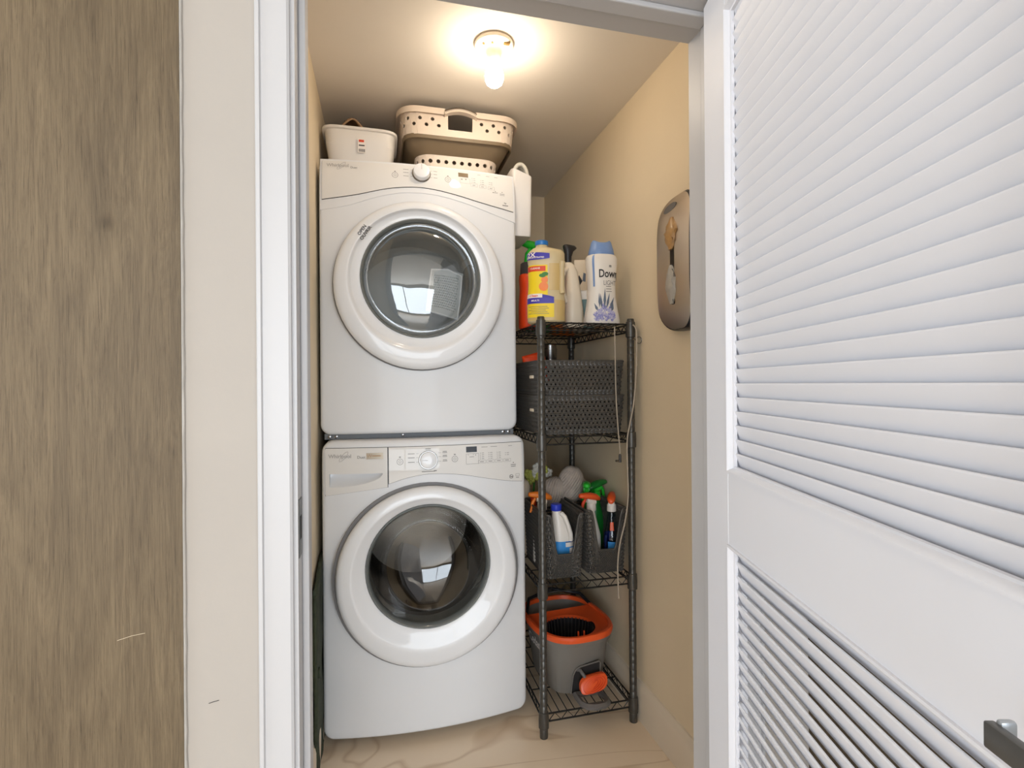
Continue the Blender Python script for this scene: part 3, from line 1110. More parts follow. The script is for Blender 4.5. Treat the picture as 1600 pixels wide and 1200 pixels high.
text(tb, 'OUVRIR', .0155, on_door(-.0425, 1.706, math.radians(56)), bold=.0003)
tb.build('door_lettering', PRINT_D, dd)
# finger recess in the ring of the door (crescent at the top)
drum(dryer, gx, gz - .02, Yd + .04, 2.46, .285, .212, DRUMW, 3)
# lint screen leaning behind the window
ls = MB()
def LS(u, v):
    x = .165 + .120 * u + .02 * v
    z = 1.470 + .150 * v - .025 * u * (1 - v) + .004 * math.sin(PI * u)
    return Vector((x, Yd + .075 + .05 * u, z))
perf(ls, LS, 16, 18, lambda u, v: .55 if (.12 < u < .9 and .1 < v < .9) else 0)
lso = solid(ls.build('lint_screen', DRUMW, dryer, label='grey perforated lint screen'), .003)
MB().tube([LS(0, 0), LS(0, .5), LS(0, 1), LS(.5, 1.02), LS(1, .95), LS(1.02, .5), LS(1, 0), LS(.5, -.02)], .004, 8, closed=True).build('screen_frame', PLASTIC_W, lso, 60)
for r_ in (washer, dryer):
    adopt(r_)

# ------------------------------------------------------------------ ceiling lamp holder with bare bulb
BX, BYY = .346, 1.563
lamp = thing('ceiling_lampholder', 'white porcelain ceiling lampholder with a bare glowing bulb', 'ceiling light', (BX, BYY, ZC))
MB().lathe([(.058, 0), (.060, -.006), (.058, -.012), (.050, -.016), (.034, -.019), (.026, -.024), (.022, -.034), (.0205, -.050), (.019, -.052)], (BX, BYY, ZC), (0, 0, 1), 48, True, True).build('holder', PORC, lamp, 40)
MB().box(BX + .022, BX + .042, BYY - .040, BYY - .026, ZC - .019, ZC - .0155, .002, 1).build('pull_switch_plate', BRASS, lamp)
MB().lathe([(.004, 0), (.004, -.003)], (BX - .036, BYY - .020, ZC - .0165), (0, 0, 1), 10).build('screw', BRASS, lamp)
MB().lathe([(.004, 0), (.004, -.003)], (BX - .012, BYY - .032, ZC - .018), (0, 0, 1), 10).build('screw', BRASS, lamp)
MB().lathe([(.0135, -.048), (.0135, -.060)], (BX, BYY, ZC), (0, 0, 1), 24).build('bulb_cap', CHROME, lamp, 40)
MB().lathe([(.0135, -.054), (.0150, -.060), (.0205, -.072), (.0265, -.087), (.0290, -.100), (.0280, -.112), (.0235, -.123), (.015, -.130), (.006, -.1325), (.001, -.133)], (BX, BYY, ZC), (0, 0, 1), 32).build('bulb', BULBM, lamp, 60, 'glowing frosted bulb')
adopt(lamp)

# ------------------------------------------------------------------ wire shelving rack
RX0, RX1, RY0, RY1 = .530, .863, 1.692, 2.285
LEVELS = (1.412, 1.022, .520, .082)
rack = thing('wire_shelving_rack', 'black four-tier wire shelving rack beside the stacked machines', 'shelving rack', ((RX0 + RX1) / 2, (RY0 + RY1) / 2, 0))
post_me = None
for (x, y) in ((RX0, RY0), (RX1, RY0), (RX0, RY1), (RX1, RY1)):
    if post_me is None:
        prof = [(.0135, 0), (.0140, .004), (.0140, .030)]
        z = .034
        while z < 1.40:
            prof += [(.0127, z), (.0127, z + .0225), (.0119, z + .0235), (.0119, z + .0250)]
            z += .0254
        prof += [(.0127, 1.414), (.0127, 1.424), (.0110, 1.428)]
        o = MB().lathe(prof, (0, 0, 0), (0, 0, 1), 18).build('post', RACKP, rack, 50)
        post_me = o.data
    else:
        o = bpy.data.objects.new('post', post_me)
        COL.objects.link(o)
        o.parent = rack
    o.location = (x, y, 0)
wire_me = None
bar_me = None
for lv_ in LEVELS:
    s = MB()
    rt, rb = lv_ - .004, lv_ - .030
    g = .006
    ends = [((RX0, RY0), (RX1, RY0)), ((RX1, RY0), (RX1, RY1)), ((RX1, RY1), (RX0, RY1)), ((RX0, RY1), (RX0, RY0))]
    for (p, q) in ends:
        s.cyl((p[0], p[1], rt), (q[0], q[1], rt), .0030, n=7)
        s.cyl((p[0], p[1], rb), (q[0], q[1], rb), .0030, n=7)
        L = math.hypot(q[0] - p[0], q[1] - p[1])
        n = int(L / .024)
        zz = []
        for k in range(n + 1):
            t = .05 + .9 * k / n
            zz.append((p[0] + (q[0] - p[0]) * t, p[1] + (q[1] - p[1]) * t, rt if k % 2 else rb))
        s.tube(zz, .0018, 5)
    sh = s.build('shelf', RACK, rack, 60)
    for (x, y) in ((RX0, RY0), (RX1, RY0), (RX0, RY1), (RX1, RY1)):
        MB().lathe([(.0150, -.050), (.0172, -.048), (.0176, -.020), (.0160, .004), (.0140, .006)], (x, y, lv_), (0, 0, 1), 16).build('collar', RACKP, sh, 40)
    n = 12
    for k in range(1, n):
        x = RX0 + (RX1 - RX0) * k / n
        if wire_me is None:
            o = MB().cyl((0, RY0, 0), (0, RY1, 0), .0017, n=6).build('wire', RACK, sh, 60)
            wire_me = o.data
        else:
            o = bpy.data.objects.new('wire', wire_me)
            COL.objects.link(o)
            o.parent = sh
        o.location = (x, 0, lv_ - .0015)
    for y in (RY0 + .15, RY0 + .30, RY0 + .45):
        if bar_me is None:
            o = MB().cyl((RX0, 0, 0), (RX1, 0, 0), .0024, n=6).build('cross_bar', RACK, sh, 60)
            bar_me = o.data
        else:
            o = bpy.data.objects.new('cross_bar', bar_me)
            COL.objects.link(o)
            o.parent = sh
        o.location = (0, y, lv_ - .0060)
adopt(rack)


# ------------------------------------------------------------------ bottles and other stock
def loft(secs, n=4.0, N=32, rot=0):
    """secs: (cx, cy, z, hx, hy[, exponent])"""
    return [se(s[3], s[4], s[5] if len(s) > 5 else n, N, s[0], s[1], s[2], rot) for s in secs]


def surf(secs, rot=0, n=4.0):
    """point on a loft by angle a (0=+x of the section, -90deg=front) and height z, pushed out by off"""
    zs = [s[2] for s in secs]
    def P(a, z, off=.0006):
        for i in range(len(zs) - 1):
            if zs[i] <= z <= zs[i + 1]:
                break
        t = 0 if zs[i + 1] == zs[i] else min(max((z - zs[i]) / (zs[i + 1] - zs[i]), 0), 1)
        m = [secs[i][k] + (secs[i + 1][k] - secs[i][k]) * t for k in range(5)]
        e0 = secs[i][5] if len(secs[i]) > 5 else n
        e1 = secs[i + 1][5] if len(secs[i + 1]) > 5 else n
        ex = e0 + (e1 - e0) * t
        c, s = math.cos(a), math.sin(a)
        k = ((abs(c) / (m[3] + off)) ** ex + (abs(s) / (m[4] + off)) ** ex) ** (-1 / ex)
        x, y = k * c, k * s
        cs, sn = math.cos(rot), math.sin(rot)
        return Vector((m[0] + x * cs - y * sn, m[1] + x * sn + y * cs, z))
    return P


def patch(mb, P, a0, a1, z0, z1, off, na=14, nz=8):
    """label on a loft; z0/z1 may be functions of the fraction across"""
    f0 = z0 if callable(z0) else (lambda t: z0)
    f1 = z1 if callable(z1) else (lambda t: z1)
    rows = []
    for i in range(nz + 1):
        rows.append([P(a0 + (a1 - a0) * t, f0(t) + (f1(t) - f0(t)) * i / nz, off) for t in lin(0, 1, na)])
    return mb.rings(rows, False, False, closed=False)


def D(d):
    return math.radians(d)


TOP = 1.412
# lemon cleaner jug: flat-sided jug, label to the left front, handle window to the right
jug = thing('cleaner_jug', 'cream cleaner jug with blue cap and yellow lemon label, front left on the top shelf', 'jug', (.575, 1.762, TOP))
jx, jy = .574, 1.765
js = [(jx, jy, TOP, .058, .044, 3.2), (jx, jy, TOP + .006, .066, .050, 3.2), (jx, jy, TOP + .085, .066, .050, 3.2), (jx, jy, TOP + .105, .064, .048, 3.0), (jx, jy, TOP + .115, .062, .047, 3.0),
      (jx, jy, TOP + .205, .063, .048, 3.0), (jx, jy, TOP + .225, .066, .050, 3.0), (jx, jy, TOP + .245, .066, .049, 2.8), (jx, jy, TOP + .256, .058, .044, 2.4), (jx - .012, jy, TOP + .264, .036, .032, 2.2), (jx - .016, jy, TOP + .270, .021, .021, 2), (jx - .016, jy, TOP + .278, .020, .020, 2)]
RJ = D(-18)
MB().rings(loft(js, N=40, rot=RJ)).build('body', JUG, jug, 50)
PJ_ = surf(js, RJ)
liq = MB()
patch(liq, PJ_, D(-178), D(60), TOP + .008, TOP + .078, .0005, 30, 6)
liq.build('liquid', JUGLIQ, jug, 60)
# handle window: frame around a sunk panel, plus the grip bar
hb = MB()
patch(hb, PJ_, D(-78), D(-36), TOP + .112, TOP + .205, .0012, 14, 8)
hb.build('handle_recess', JUGLIQ, jug, 60)
gp = [PJ_(D(-36), z, .004) for z in lin(TOP + .100, TOP + .212, 9)]
MB().tube(gp, [.010, .010, .0095, .0090, .0090, .0090, .0095, .0105, .011], 10).build('grip', JUG, jug, 60)
cp_ = MB().lathe([(.0225, 0), (.0235, .003), (.0235, .014), (.021, .016)], (js[-1][0], js[-1][1], TOP + .276), (0, 0, 1), 24).build('cap', BLUECAP, jug, 40)
la = MB()
patch(la, PJ_, D(-172), D(-84), TOP + .018, TOP + .200, .0010)
lab = la.build('label', YELLOW, jug, 60)
la = MB()
patch(la, PJ_, D(-172), D(-62), lambda t: TOP + .066, lambda t: TOP + .088 + .010 * math.sin(PI * t), .0014)
la.build('label_band', PURPLE, lab, 60)
la = MB()
patch(la, PJ_, D(-172), D(-62), TOP + .018, TOP + .066, .0012)
la.build('label_foot', YELLOW, lab, 60)
la = MB()
patch(la, PJ_, D(-172), D(-92), lambda t: TOP + .178, lambda t: TOP + .196, .0014)
la.build('label_flash', LABELRED, lab, 60)
la = MB()
patch(la, PJ_, D(-172), D(-105), TOP + .086, TOP + .100, .0016)
la.build('label_name_strip', LABELW, lab, 60)
la = MB()
patch(la, PJ_, D(-172), D(-76), lambda t: TOP + .222 - .004 * math.sin(PI * t), lambda t: TOP + .245 - .006 * t * t, .0012)
lv2 = la.build('shoulder_label', PURPLE, jug, 60)
la = MB()
for (ac, zc, r) in ((-100, .125, .016), (-96, .148, .012)):
    la.rings([[PJ_(D(ac) + r * k * math.cos(q) / .05, TOP + zc + r * k * math.sin(q), .0016) for q in lin(0, 2 * PI, 17)[:-1]] for k in (1, .5, .05)], False, True)
la.build('lemon_print', ORANGE2, lab, 60)
la = MB()
for (ac, zc, r) in ((-104, .163, .007), (-94, .168, .007)):
    la.rings([[PJ_(D(ac) + r * 1.6 * k * math.cos(q) / .05, TOP + zc + r * k * math.sin(q), .0018) for q in lin(0, 2 * PI, 13)[:-1]] for k in (1, .05)], False, True)
la.build('leaf_print', LEAF, lab, 60)
def onjug(ac, zc, off):
    return lambda u, v: PJ_(D(ac) + u / .052, TOP + zc + v, off)
la = MB()
text(la, '2X', .022, onjug(-142, .2345, .0017), bold=.0005)
text(la, 'CONCENTRATED', .0075, onjug(-130, .2255, .0017), bold=.0002)
text(la, 'CLEANS', .0085, onjug(-130, .188, .0018), bold=.0002)
text(la, 'MULTI', .008, onjug(-128, .076, .0018), bold=.0002)
la.build('label_lettering', LABELW, lab)
la = MB()
text(la, 'Clean', .0105, onjug(-134, .093, .0019), shear=.2, bold=.0003)
la.build('label_name', LABELRED, lab)
la = MB()
for k in range(5):
    z = .030 + k * .006
    a = D(-150 + 8 * (k % 2))
    patch(la, PJ_, a, D(-80 - 6 * (k % 3)), TOP + z, TOP + z + .0016, .0016, 10, 1)
la.build('label_small_print', PRINT, lab)
adopt(jug)

# red detergent bottle behind the jug
red = thing('detergent_bottle', 'red-orange detergent bottle with dark grey cap, squeezed between dryer and jug', 'bottle', (.572, 1.935, TOP))
rs_ = [(.572, 1.935, TOP, .046, .040, 3.4), (.572, 1.935, TOP + .006, .050, .044, 3.4), (.572, 1.935, TOP + .10, .050, .044, 3.2), (.572, 1.935, TOP + .155, .046, .042, 3), (.572, 1.935, TOP + .19, .049, .042, 3), (.572, 1.935, TOP + .205, .049, .038, 2.6), (.572, 1.935, TOP + .213, .036, .032, 2)]
MB().rings(loft(rs_)).build('body', REDORANGE, red, 50)
MB().lathe([(.044, .206), (.046, .21), (.044, .250), (.040, .253)], (.572, 1.935, TOP), (0, 0, 1), 26).build('cap', CHAR, red, 40)
adopt(red)

# bottle with green trigger far back
def sprayer(name, label, x, y, z, body_secs, bm_, head_m, neck_m, trig_m, facing, scale=1.0, group=None, label_m=None):
    """spray bottle: body, neck collar, shroud head and trigger; facing = nozzle direction in plan (radians)"""
    t = thing(name, label, 'spray bottle', (x, y, z), group)
    secs = [(x, y, z + h * scale, hx * scale, hy * scale, e) for h, hx, hy, e in body_secs]
    MB().rings(loft(secs, N=28, rot=facing)).build('body', bm_, t, 50)
    ht = body_secs[-1][0] * scale + z
    MB().lathe([(.0165 * scale, -.002), (.0175 * scale, .002), (.0165 * scale, .022 * scale), (.013 * scale, .026 * scale)], (x, y, ht), (0, 0, 1), 20).build('collar', neck_m, t, 40)
    f = Vector((math.cos(facing), math.sin(facing), 0))
    s = Vector((-f.y, f.x, 0))
    def ring(d, zc, hw, hh):
        c = Vector((x, y, ht + zc * scale)) + f * d * scale
        return [c + s * hw * scale * math.cos(2 * PI * k / 14) + Vector((0, 0, hh * scale * math.sin(2 * PI * k / 14))) for k in range(14)]
    MB().rings([ring(-.036, .038, .004, .004), ring(-.034, .039, .010, .008), ring(-.018, .045, .015, .013), ring(.005, .050, .0155, .0135), ring(.028, .053, .013, .011), ring(.046, .054, .010, .008), ring(.050, .054, .006, .005)]).build('spray_head', head_m, t, 60)
    MB().rings([ring(-.016, .028, .011, .010), ring(.0, .030, .013, .012), ring(.020, .038, .011, .010)]).build('head_shroud', neck_m, t, 60)
    o0 = Vector((x, y, ht))
    pts = [o0 + f * .024 * scale + Vector((0, 0, .040 * scale)), o0 + f * .034 * scale + Vector((0, 0, .026 * scale)), o0 + f * .037 * scale + Vector((0, 0, .008 * scale)), o0 + f * .043 * scale + Vector((0, 0, -.010 * scale))]
    MB().tube(pts, [.005 * scale, .006 * scale, .0055 * scale, .004 * scale], 8).build('trigger', trig_m, t, 60)
    if label_m:
        P = surf(secs, facing)
        la = MB()
        patch(la, P, D(-150), D(150), z + body_secs[1][0] * scale + .012, z + .105 * scale, .0006, 26, 6)
        la.build('label', label_m, t, 60)
    adopt(t)
    return t


SPB = [(0, .030, .024, 3), (.006, .036, .028, 3), (.11, .036, .028, 2.8), (.15, .026, .022, 2.4), (.175, .014, .014, 2), (.19, .0135, .0135, 2)]
sprayer('spray_bottle', 'spray bottle with green trigger head behind the lemon jug', .640, 2.09, TOP, SPB, DGREEN, GREEN, GREEN, GREEN, D(200), 1.50)

# white bottle with integral handle and black spout
wb = thing('handled_bottle', 'tall white bottle with looped handle and black spout between jug and beads bottle', 'bottle', (.712, 1.87, TOP))
wxx, wy = .716, 1.87
ws = [(wxx, wy, TOP, .034, .036, 2.6), (wxx, wy, TOP + .005, .039, .040, 2.6), (wxx - .001, wy, TOP + .07, .036, .038, 2.6), (wxx - .003, wy, TOP + .13, .031, .034, 2.4), (wxx - .005, wy, TOP + .18, .0255, .030, 2.3), (wxx - .008, wy, TOP + .212, .024, .027, 2.2), (wxx - .016, wy, TOP + .236, .021, .022, 2), (wxx - .020, wy, TOP + .246, .015, .015, 2)]
MB().rings(loft(ws, N=30)).build('body', CREAM_B, wb, 60)
MB().tube([(wxx - .026, wy - .012, TOP + .222), (wxx - .040, wy - .014, TOP + .212), (wxx - .047, wy - .014, TOP + .19), (wxx - .047, wy - .014, TOP + .155), (wxx - .042, wy - .014, TOP + .12), (wxx - .030, wy - .012, TOP + .095)], [.009, .009, .008, .008, .008, .009], 10).build('handle', CREAM_B, wb, 60)
sp_ = MB()
sp_.rings(loft([(wxx - .020, wy, TOP + .243, .013, .013, 2), (wxx - .020, wy, TOP + .270, .0135, .0135, 2.2), (wxx - .017, wy, TOP + .290, .018, .014, 2.4), (wxx - .012, wy, TOP + .303, .027, .014, 2.6), (wxx - .016, wy, TOP + .311, .024, .012, 2.6), (wxx - .026, wy, TOP + .315, .010, .009, 2)], N=20))
sp_.build('spout', BLACKP, wb, 50)
adopt(wb)

# scent beads bottle
dw = thing('scent_beads_bottle', 'white scent beads bottle with powder blue cap and lavender flowers on the top shelf', 'bottle', (.785, 1.765, TOP))
bx_, by_ = .785, 1.765
ds = [(bx_, by_, TOP, .061, .038, 3), (bx_, by_, TOP + .006, .066, .042, 2.8), (bx_, by_, TOP + .018, .0655, .042, 2.7), (bx_, by_, TOP + .06, .0575, .039, 2.5), (bx_, by_, TOP + .10, .052, .037, 2.4), (bx_, by_, TOP + .14, .0505, .037, 2.4), (bx_, by_, TOP + .18, .053, .038, 2.4), (bx_, by_, TOP + .22, .0575, .040, 2.4), (bx_, by_, TOP + .240, .0575, .040, 2.4), (bx_, by_, TOP + .250, .053, .037, 2.3), (bx_, by_, TOP + .2535, .045, .034, 2.2)]
RDW = D(-8)
MB().rings(loft(ds, N=44, rot=RDW)).build('body', WHITE_B, dw, 50)
PD = surf(ds, RDW)
cr_ = [(bx_, by_, TOP + .252, .0465, .035, 2.2), (bx_, by_, TOP + .256, .0475, .036, 2.2), (bx_, by_, TOP + .270, .0455, .034, 2.2), (bx_, by_, TOP + .285, .0410, .031, 2.2), (bx_, by_, TOP + .297, .0365, .028, 2.2), (bx_, by_, TOP + .302, .031, .024, 2.2), (bx_, by_, TOP + .2985, .022, .017, 2.2)]
rr = loft(cr_, N=44, rot=RDW)
for ring_, a_ in ((rr[4], .004), (rr[5], .006)):
    for k, p in enumerate(ring_):
        p.z += a_ * math.cos(4 * PI * k / 44)
MB().rings(rr).build('cap', LBLUE, dw, 60)
la = MB()
patch(la, PD, D(-143), D(-135), lambda t: TOP + .135, TOP + .252, .0010, 6, 12)
la.build('side_stripe', LBLUE, dw, 60)
def ond(ac, zc, off=.0012):
    return lambda u, v: PD(D(ac) + u / .056, TOP + zc + v, off)
la = MB()
text(la, 'Downy', .040, ond(-58, .180), bold=.0007)
text(la, 'm', .015, ond(-60, .208), bold=.0004)
dl = la.build('brand_lettering', PRINT_D, dw)
la = MB()
text(la, 'LIGHT', .024, ond(-60, .147))
for k in range(3):
    patch(la, PD, D(-80), D(-54 + 2 * k), TOP + .134 - k * .009, TOP + .136 - k * .009, .0012, 8, 1)
la.build('small_lettering', PRINT, dw)
def leafp(m_, items, nm):
    la = MB()
    for (ac, zc, ln, wd2, rot_) in items:
        ca, sa = math.cos(rot_), math.sin(rot_)
        pts = [(0, 0), (wd2, ln * .4), (0, ln), (-wd2, ln * .4)]
        f = ond(ac, zc, .0013 + random.random() * .0004)
        la.add([f(px_ * ca - pz * sa, px_ * sa + pz * ca) for px_, pz in pts], [(0, 1, 2, 3)])
    la.build(nm, m_, dw)
leafp(LAVG, [(-90, .055, .075, .007, -.05), (-104, .055, .055, .006, .12), (-114, .058, .055, .005, .05), (-80, .055, .060, .006, -.3), (-66, .05, .055, .006, -.5), (-56, .04, .045, .006, -.2), (-120, .045, .035, .005, .5)], 'leaf_print')
it1, it2 = [], []
for k in range(170):
    a = random.uniform(-128, -48)
    zc = random.uniform(.010, .072 - .0009 * abs(a + 88))
    (it1 if k % 2 else it2).append((a, zc, random.uniform(.008, .014), random.uniform(.003, .005), random.uniform(-1.2, 1.2)))
leafp(LAV1, it1, 'lavender_print')
leafp(LAV2, it2, 'lilac_print')
adopt(dw)

# small tub, cream box and orange net bag at the back of the top shelf
tub = thing('small_tub', 'small white tub with grey-teal label, half hidden behind the beads bottle', 'tub', (.780, 1.90, TOP))
MB().lathe([(.030, 0), (.033, .003), (.036, .108), (.037, .112)], (.780, 1.90, TOP), (0, 0, 1), 28).build('body', TEAL, tub, 40)
MB().lathe([(.0385, .110), (.039, .114), (.039, .142), (.036, .145)], (.780, 1.90, TOP), (0, 0, 1), 28).build('lid', WHITE_B, tub, 40)
adopt(tub)
bxm = MB()
bxm.box(-.030, .045, -.03, .03, 0, .300, .004, 2)
boxo = tag(bxm.build('carton', CREAM_B, None, 40), 'cream carton with a black diamond behind the beads bottle', 'carton')
boxo.location = (.818, 2.05, TOP)
boxo.rotation_euler = (0, 0, D(-14))
MB().add([(-.022, -.0306, .210), (-.009, -.0306, .190), (.004, -.0306, .212), (-.010, -.0306, .236)], [(0, 1, 2, 3)]).build('diamond_print', PRINT_D, boxo)
MB().add([(.004, -.0307, .212), (.016, -.0307, .208), (.018, -.0307, .242), (.008, -.0307, .246)], [(0, 1, 2, 3)]).build('leaf_print', LAVG, boxo)
nb = MB()
rs_ = []
for (z, r) in ((0, .040), (.01, .062), (.08, .070), (.18, .066), (.25, .050), (.30, .030), (.325, .014)):
    rs_.append([Vector((.790 + r * (1 + .12 * math.sin(5 * t + z * 40)) * math.cos(t), 2.185 + r * .7 * math.sin(t), TOP + z)) for t in lin(0, 2 * PI, 25)[:-1]])
tag(nb.rings(rs_).build('net_bag', ORANGE2, None, 60), 'bulging orange bag at the back of the top shelf', 'bag')


# ------------------------------------------------------------------ woven plastic baskets
def basket(name, label, cx, cy, z0, h, hx0, hy0, hx1, hy1, cut=None, nu=64, nv=9, r=.022, hole=.5, group=None, slot=None):
    t = thing(name, label, 'basket', (cx, cy, z0), group)
    def P(u, v, o=0):
        x, y = rrect(u, hx0 + o + (hx1 - hx0) * v, hy0 + o + (hy1 - hy0) * v, r)
        return Vector((cx + x, cy + y, z0 + h * v))
    def top(u):
        """rim height fraction at u"""
        if cut is None:
            return 1.0
        x, y = rrect(u, hx1, hy1, r)
        if y > -hy1 + .012:
            return 1.0
        return cut(x / hx1)
    m = MB()
    if cut is None:
        PP = P
    else:
        PP = lambda u, v, o=0: P(u, v * top(u), o)
    def hl(u, v):
        if v < 1.0 / nv or v > 1 - 1.0 / nv:
            return 0
        return hole
    perf(m, PP, nu, nv, hl, Pout=lambda u, v: PP(u, v, .0026))
    o = m.build('woven_wall', WOVEN, t)
    solid(o, .0028)
    rim = [PP(u, 1.0) for u in lin(0, 1, 161)[:-1]]
    MB().tube(rim, .0040, 7, closed=True).build('rim', WOVEN, t, 60)
    bt_ = [rrect(u, hx0, hy0, r) for u in lin(0, 1, 49)[:-1]]
    MB().rings([[Vector((cx + p[0], cy + p[1], z0)) for p in bt_], [Vector((cx + p[0], cy + p[1], z0 + .004)) for p in bt_]]).build('bottom', WOVEN, t)
    if slot:
        for (sx_, sy_, sz_) in slot:
            MB().box(sx_ - .004, sx_ + .004, sy_ - .022, sy_ + .022, sz_ - .006, sz_ + .006, .003, 2).build('handle_slot', CREAM_B, t)
    adopt(t)
    return t


basket('woven_basket', 'charcoal woven plastic basket, lower of the two stacked under the top shelf', .692, 1.905, 1.0225, .134, .150, .180, .160, .190, nu=84, nv=9, hole=.46, slot=[(.535, 1.82, 1.105)])
basket('woven_basket', 'charcoal woven plastic basket stacked upper, with a red packet and tin inside', .692, 1.905, 1.161, .118, .150, .180, .160, .190, nu=84, nv=8, hole=.46, slot=[(.535, 1.82, 1.225)])
# contents of the upper basket
pk = MB()
rs_ = []
for t, w in ((0, .004), (.1, .014), (.5, .020), (.9, .014), (1, .004)):
    c = Vector((.598, 1.95, 1.20)) + Vector((-.020, 0, .118)) * t
    rs_.append([c + Vector((.045 * math.cos(a), w * math.sin(a) , .012 * math.cos(a))) for a in lin(0, 2 * PI, 17)[:-1]])
pko = tag(pk.rings(rs_).build('packet', REDORANGE, None, 60), 'red-orange packet poking out of the upper woven basket', 'packet')
tin = thing('tin', 'shiny silver tin standing in the upper woven basket', 'tin', (.672, 2.02, 1.166))
MB().lathe([(.026, 0), (.027, .002), (.027, .17), (.0275, .172), (.0275, .176), (.0255, .178), (.0255, .19), (.023, .192)], (.672, 2.02, 1.166), (0, 0, 1), 30).build('body', CHROME, tin, 40)
MB().lathe([(.0278, .125), (.0278, .131)], (.672, 2.02, 1.166), (0, 0, 1), 30, False, False).build('band', STEEL, tin, 40)
adopt(tin)

S3 = .521
def cutf(x):
    # deep rounded notch in the front wall of the bins
    a = abs(x)
    if a > .80:
        return 1.0
    t = min(1, max(0, (a - .42) / .38))
    return .36 + .64 * (t * t * (3 - 2 * t))
bin_a = basket('woven_bin', 'black woven bin with notched front holding a white bleach jug', .622, 1.862, S3, .222, .062, .135, .070, .142, cut=cutf, nu=96, nv=16, r=.014, hole=.55, group=None)
bin_b = basket('woven_bin', 'black woven bin with notched front holding orange-headed spray bottles', .785, 1.872, S3, .226, .068, .135, .077, .142, cut=cutf, nu=96, nv=16, r=.014, hole=.55)
# white jug with blue cap
bj = thing('bleach_jug', 'white jug with royal blue cap and sky blue label in the notched bin', 'jug', (.628, 1.80, S3 + .005))
B0 = S3 + .005
bs = [(.640, 1.800, B0, .035, .030, 2.8), (.640, 1.800, B0 + .004, .040, .034, 2.8), (.640, 1.800, B0 + .11, .040, .034, 2.6), (.636, 1.800, B0 + .14, .036, .031, 2.4), (.628, 1.800, B0 + .175, .0265, .025, 2.2), (.621, 1.800, B0 + .205, .019, .019, 2), (.617, 1.800, B0 + .218, .0150, .0150, 2)]
MB().rings(loft(bs, N=32)).build('body', WHITE_B, bj, 60)
MB().tube([(.630, 1.782, B0 + .206), (.640, 1.772, B0 + .195), (.650, 1.764, B0 + .165), (.658, 1.762, B0 + .135), (.660, 1.768, B0 + .112)], [.009, .0085, .0080, .0085, .010], 10).build('handle', WHITE_B, bj, 60)
MB().lathe([(.0185, .214), (.0195, .218), (.0195, .236), (.0175, .238)], (.617, 1.800, B0), (0, 0, 1), 24).build('cap', NAVYCAP, bj, 40)
PB = surf(bs, 0)
la = MB()
patch(la, PB, D(-175), D(-5), B0 + .03, B0 + .108, .0007, 24, 6)
lb = la.build('label', SKYL, bj, 60)
la = MB()
patch(la, PB, D(-90), D(-8), B0 + .088, B0 + .104, .0011, 14, 2)
patch(la, PB, D(-66), D(-38), B0 + .066, B0 + .084, .0011, 8, 2)
la.build('label_print', LABELW, lb, 60)
la = MB()
patch(la, PB, D(-90), D(-8), B0 + .104, B0 + .1065, .0012, 14, 1)
patch(la, PB, D(-34), D(-12), B0 + .062, B0 + .085, .0012, 8, 1)
la.build('label_stripe', NAVYL, lb, 60)
adopt(bj)
# sprayers
SP2 = [(0, .028, .024, 3), (.006, .033, .027, 3), (.10, .033, .027, 2.6), (.13, .026, .022, 2.3), (.16, .019, .017, 2), (.182, .0135, .0135, 2), (.19, .0135, .0135, 2)]
ZB = S3 + .006
s1 = sprayer('spray_bottle', 'pale spray bottle with orange and white head pointing left, in the notched bin', .766, 1.83, ZB, SP2, WHITE_B, ORANGE, WHITE_B, LABELRED, D(190), 1.04)
s2 = sprayer('spray_bottle', 'blue-labelled spray bottle with orange head beside the rack post', .842, 1.815, ZB, SP2, CLEARB, ORANGE, WHITE_B, LABELRED, D(62), 1.02, label_m=NAVYL)
P2 = surf([(.842, 1.815, ZB + h * 1.02, a * 1.02, b_ * 1.02, e) for h, a, b_, e in SP2], D(62))
la = MB()
patch(la, P2, D(-200), D(-140), ZB + .045, ZB + .085, .0014, 8, 3)
la.build('label_patch', SKYL, s2, 60)
la = MB()
patch(la, P2, D(-190), D(-160), ZB + .125, ZB + .155, .0014, 8, 3)
la.build('neck_label', ORANGE, s2, 60)
adopt(s2)
sprayer('spray_bottle', 'green spray bottle whose head stands highest in the notched bin', .776, 1.900, ZB, SP2, DGREEN, GREEN, GREEN, GREEN, D(250), 1.16)
sprayer('spray_bottle', 'green spray bottle with darker head pointing right, rearmost in the notched bin', .836, 1.948, ZB, SP2, DGREEN, DGREEN, GREEN, GREEN, D(20), 1.12)
sprayer('spray_bottle', 'white spray bottle with light orange trigger, behind the front rack post', .590, 1.885, ZB, SP2, WHITE_B, ORANGE2, CREAM_B, ORANGE2, D(175), 1.05)
redb = thing('small_red_bottle', 'small glossy red bottle beside the washing machine, in the notched bin', 'bottle', (.580, 1.965, ZB))
MB().lathe([(.016, 0), (.019, .004), (.019, .17), (.012, .195), (.009, .20)], (.580, 1.965, ZB), (0, 0, 1), 20).build('body', LABELRED, redb, 50)
MB().lathe([(.011, .198), (.012, .202), (.012, .228), (.009, .230)], (.580, 1.965, ZB), (0, 0, 1), 16).build('cap', LABELRED, redb, 40)
adopt(redb)

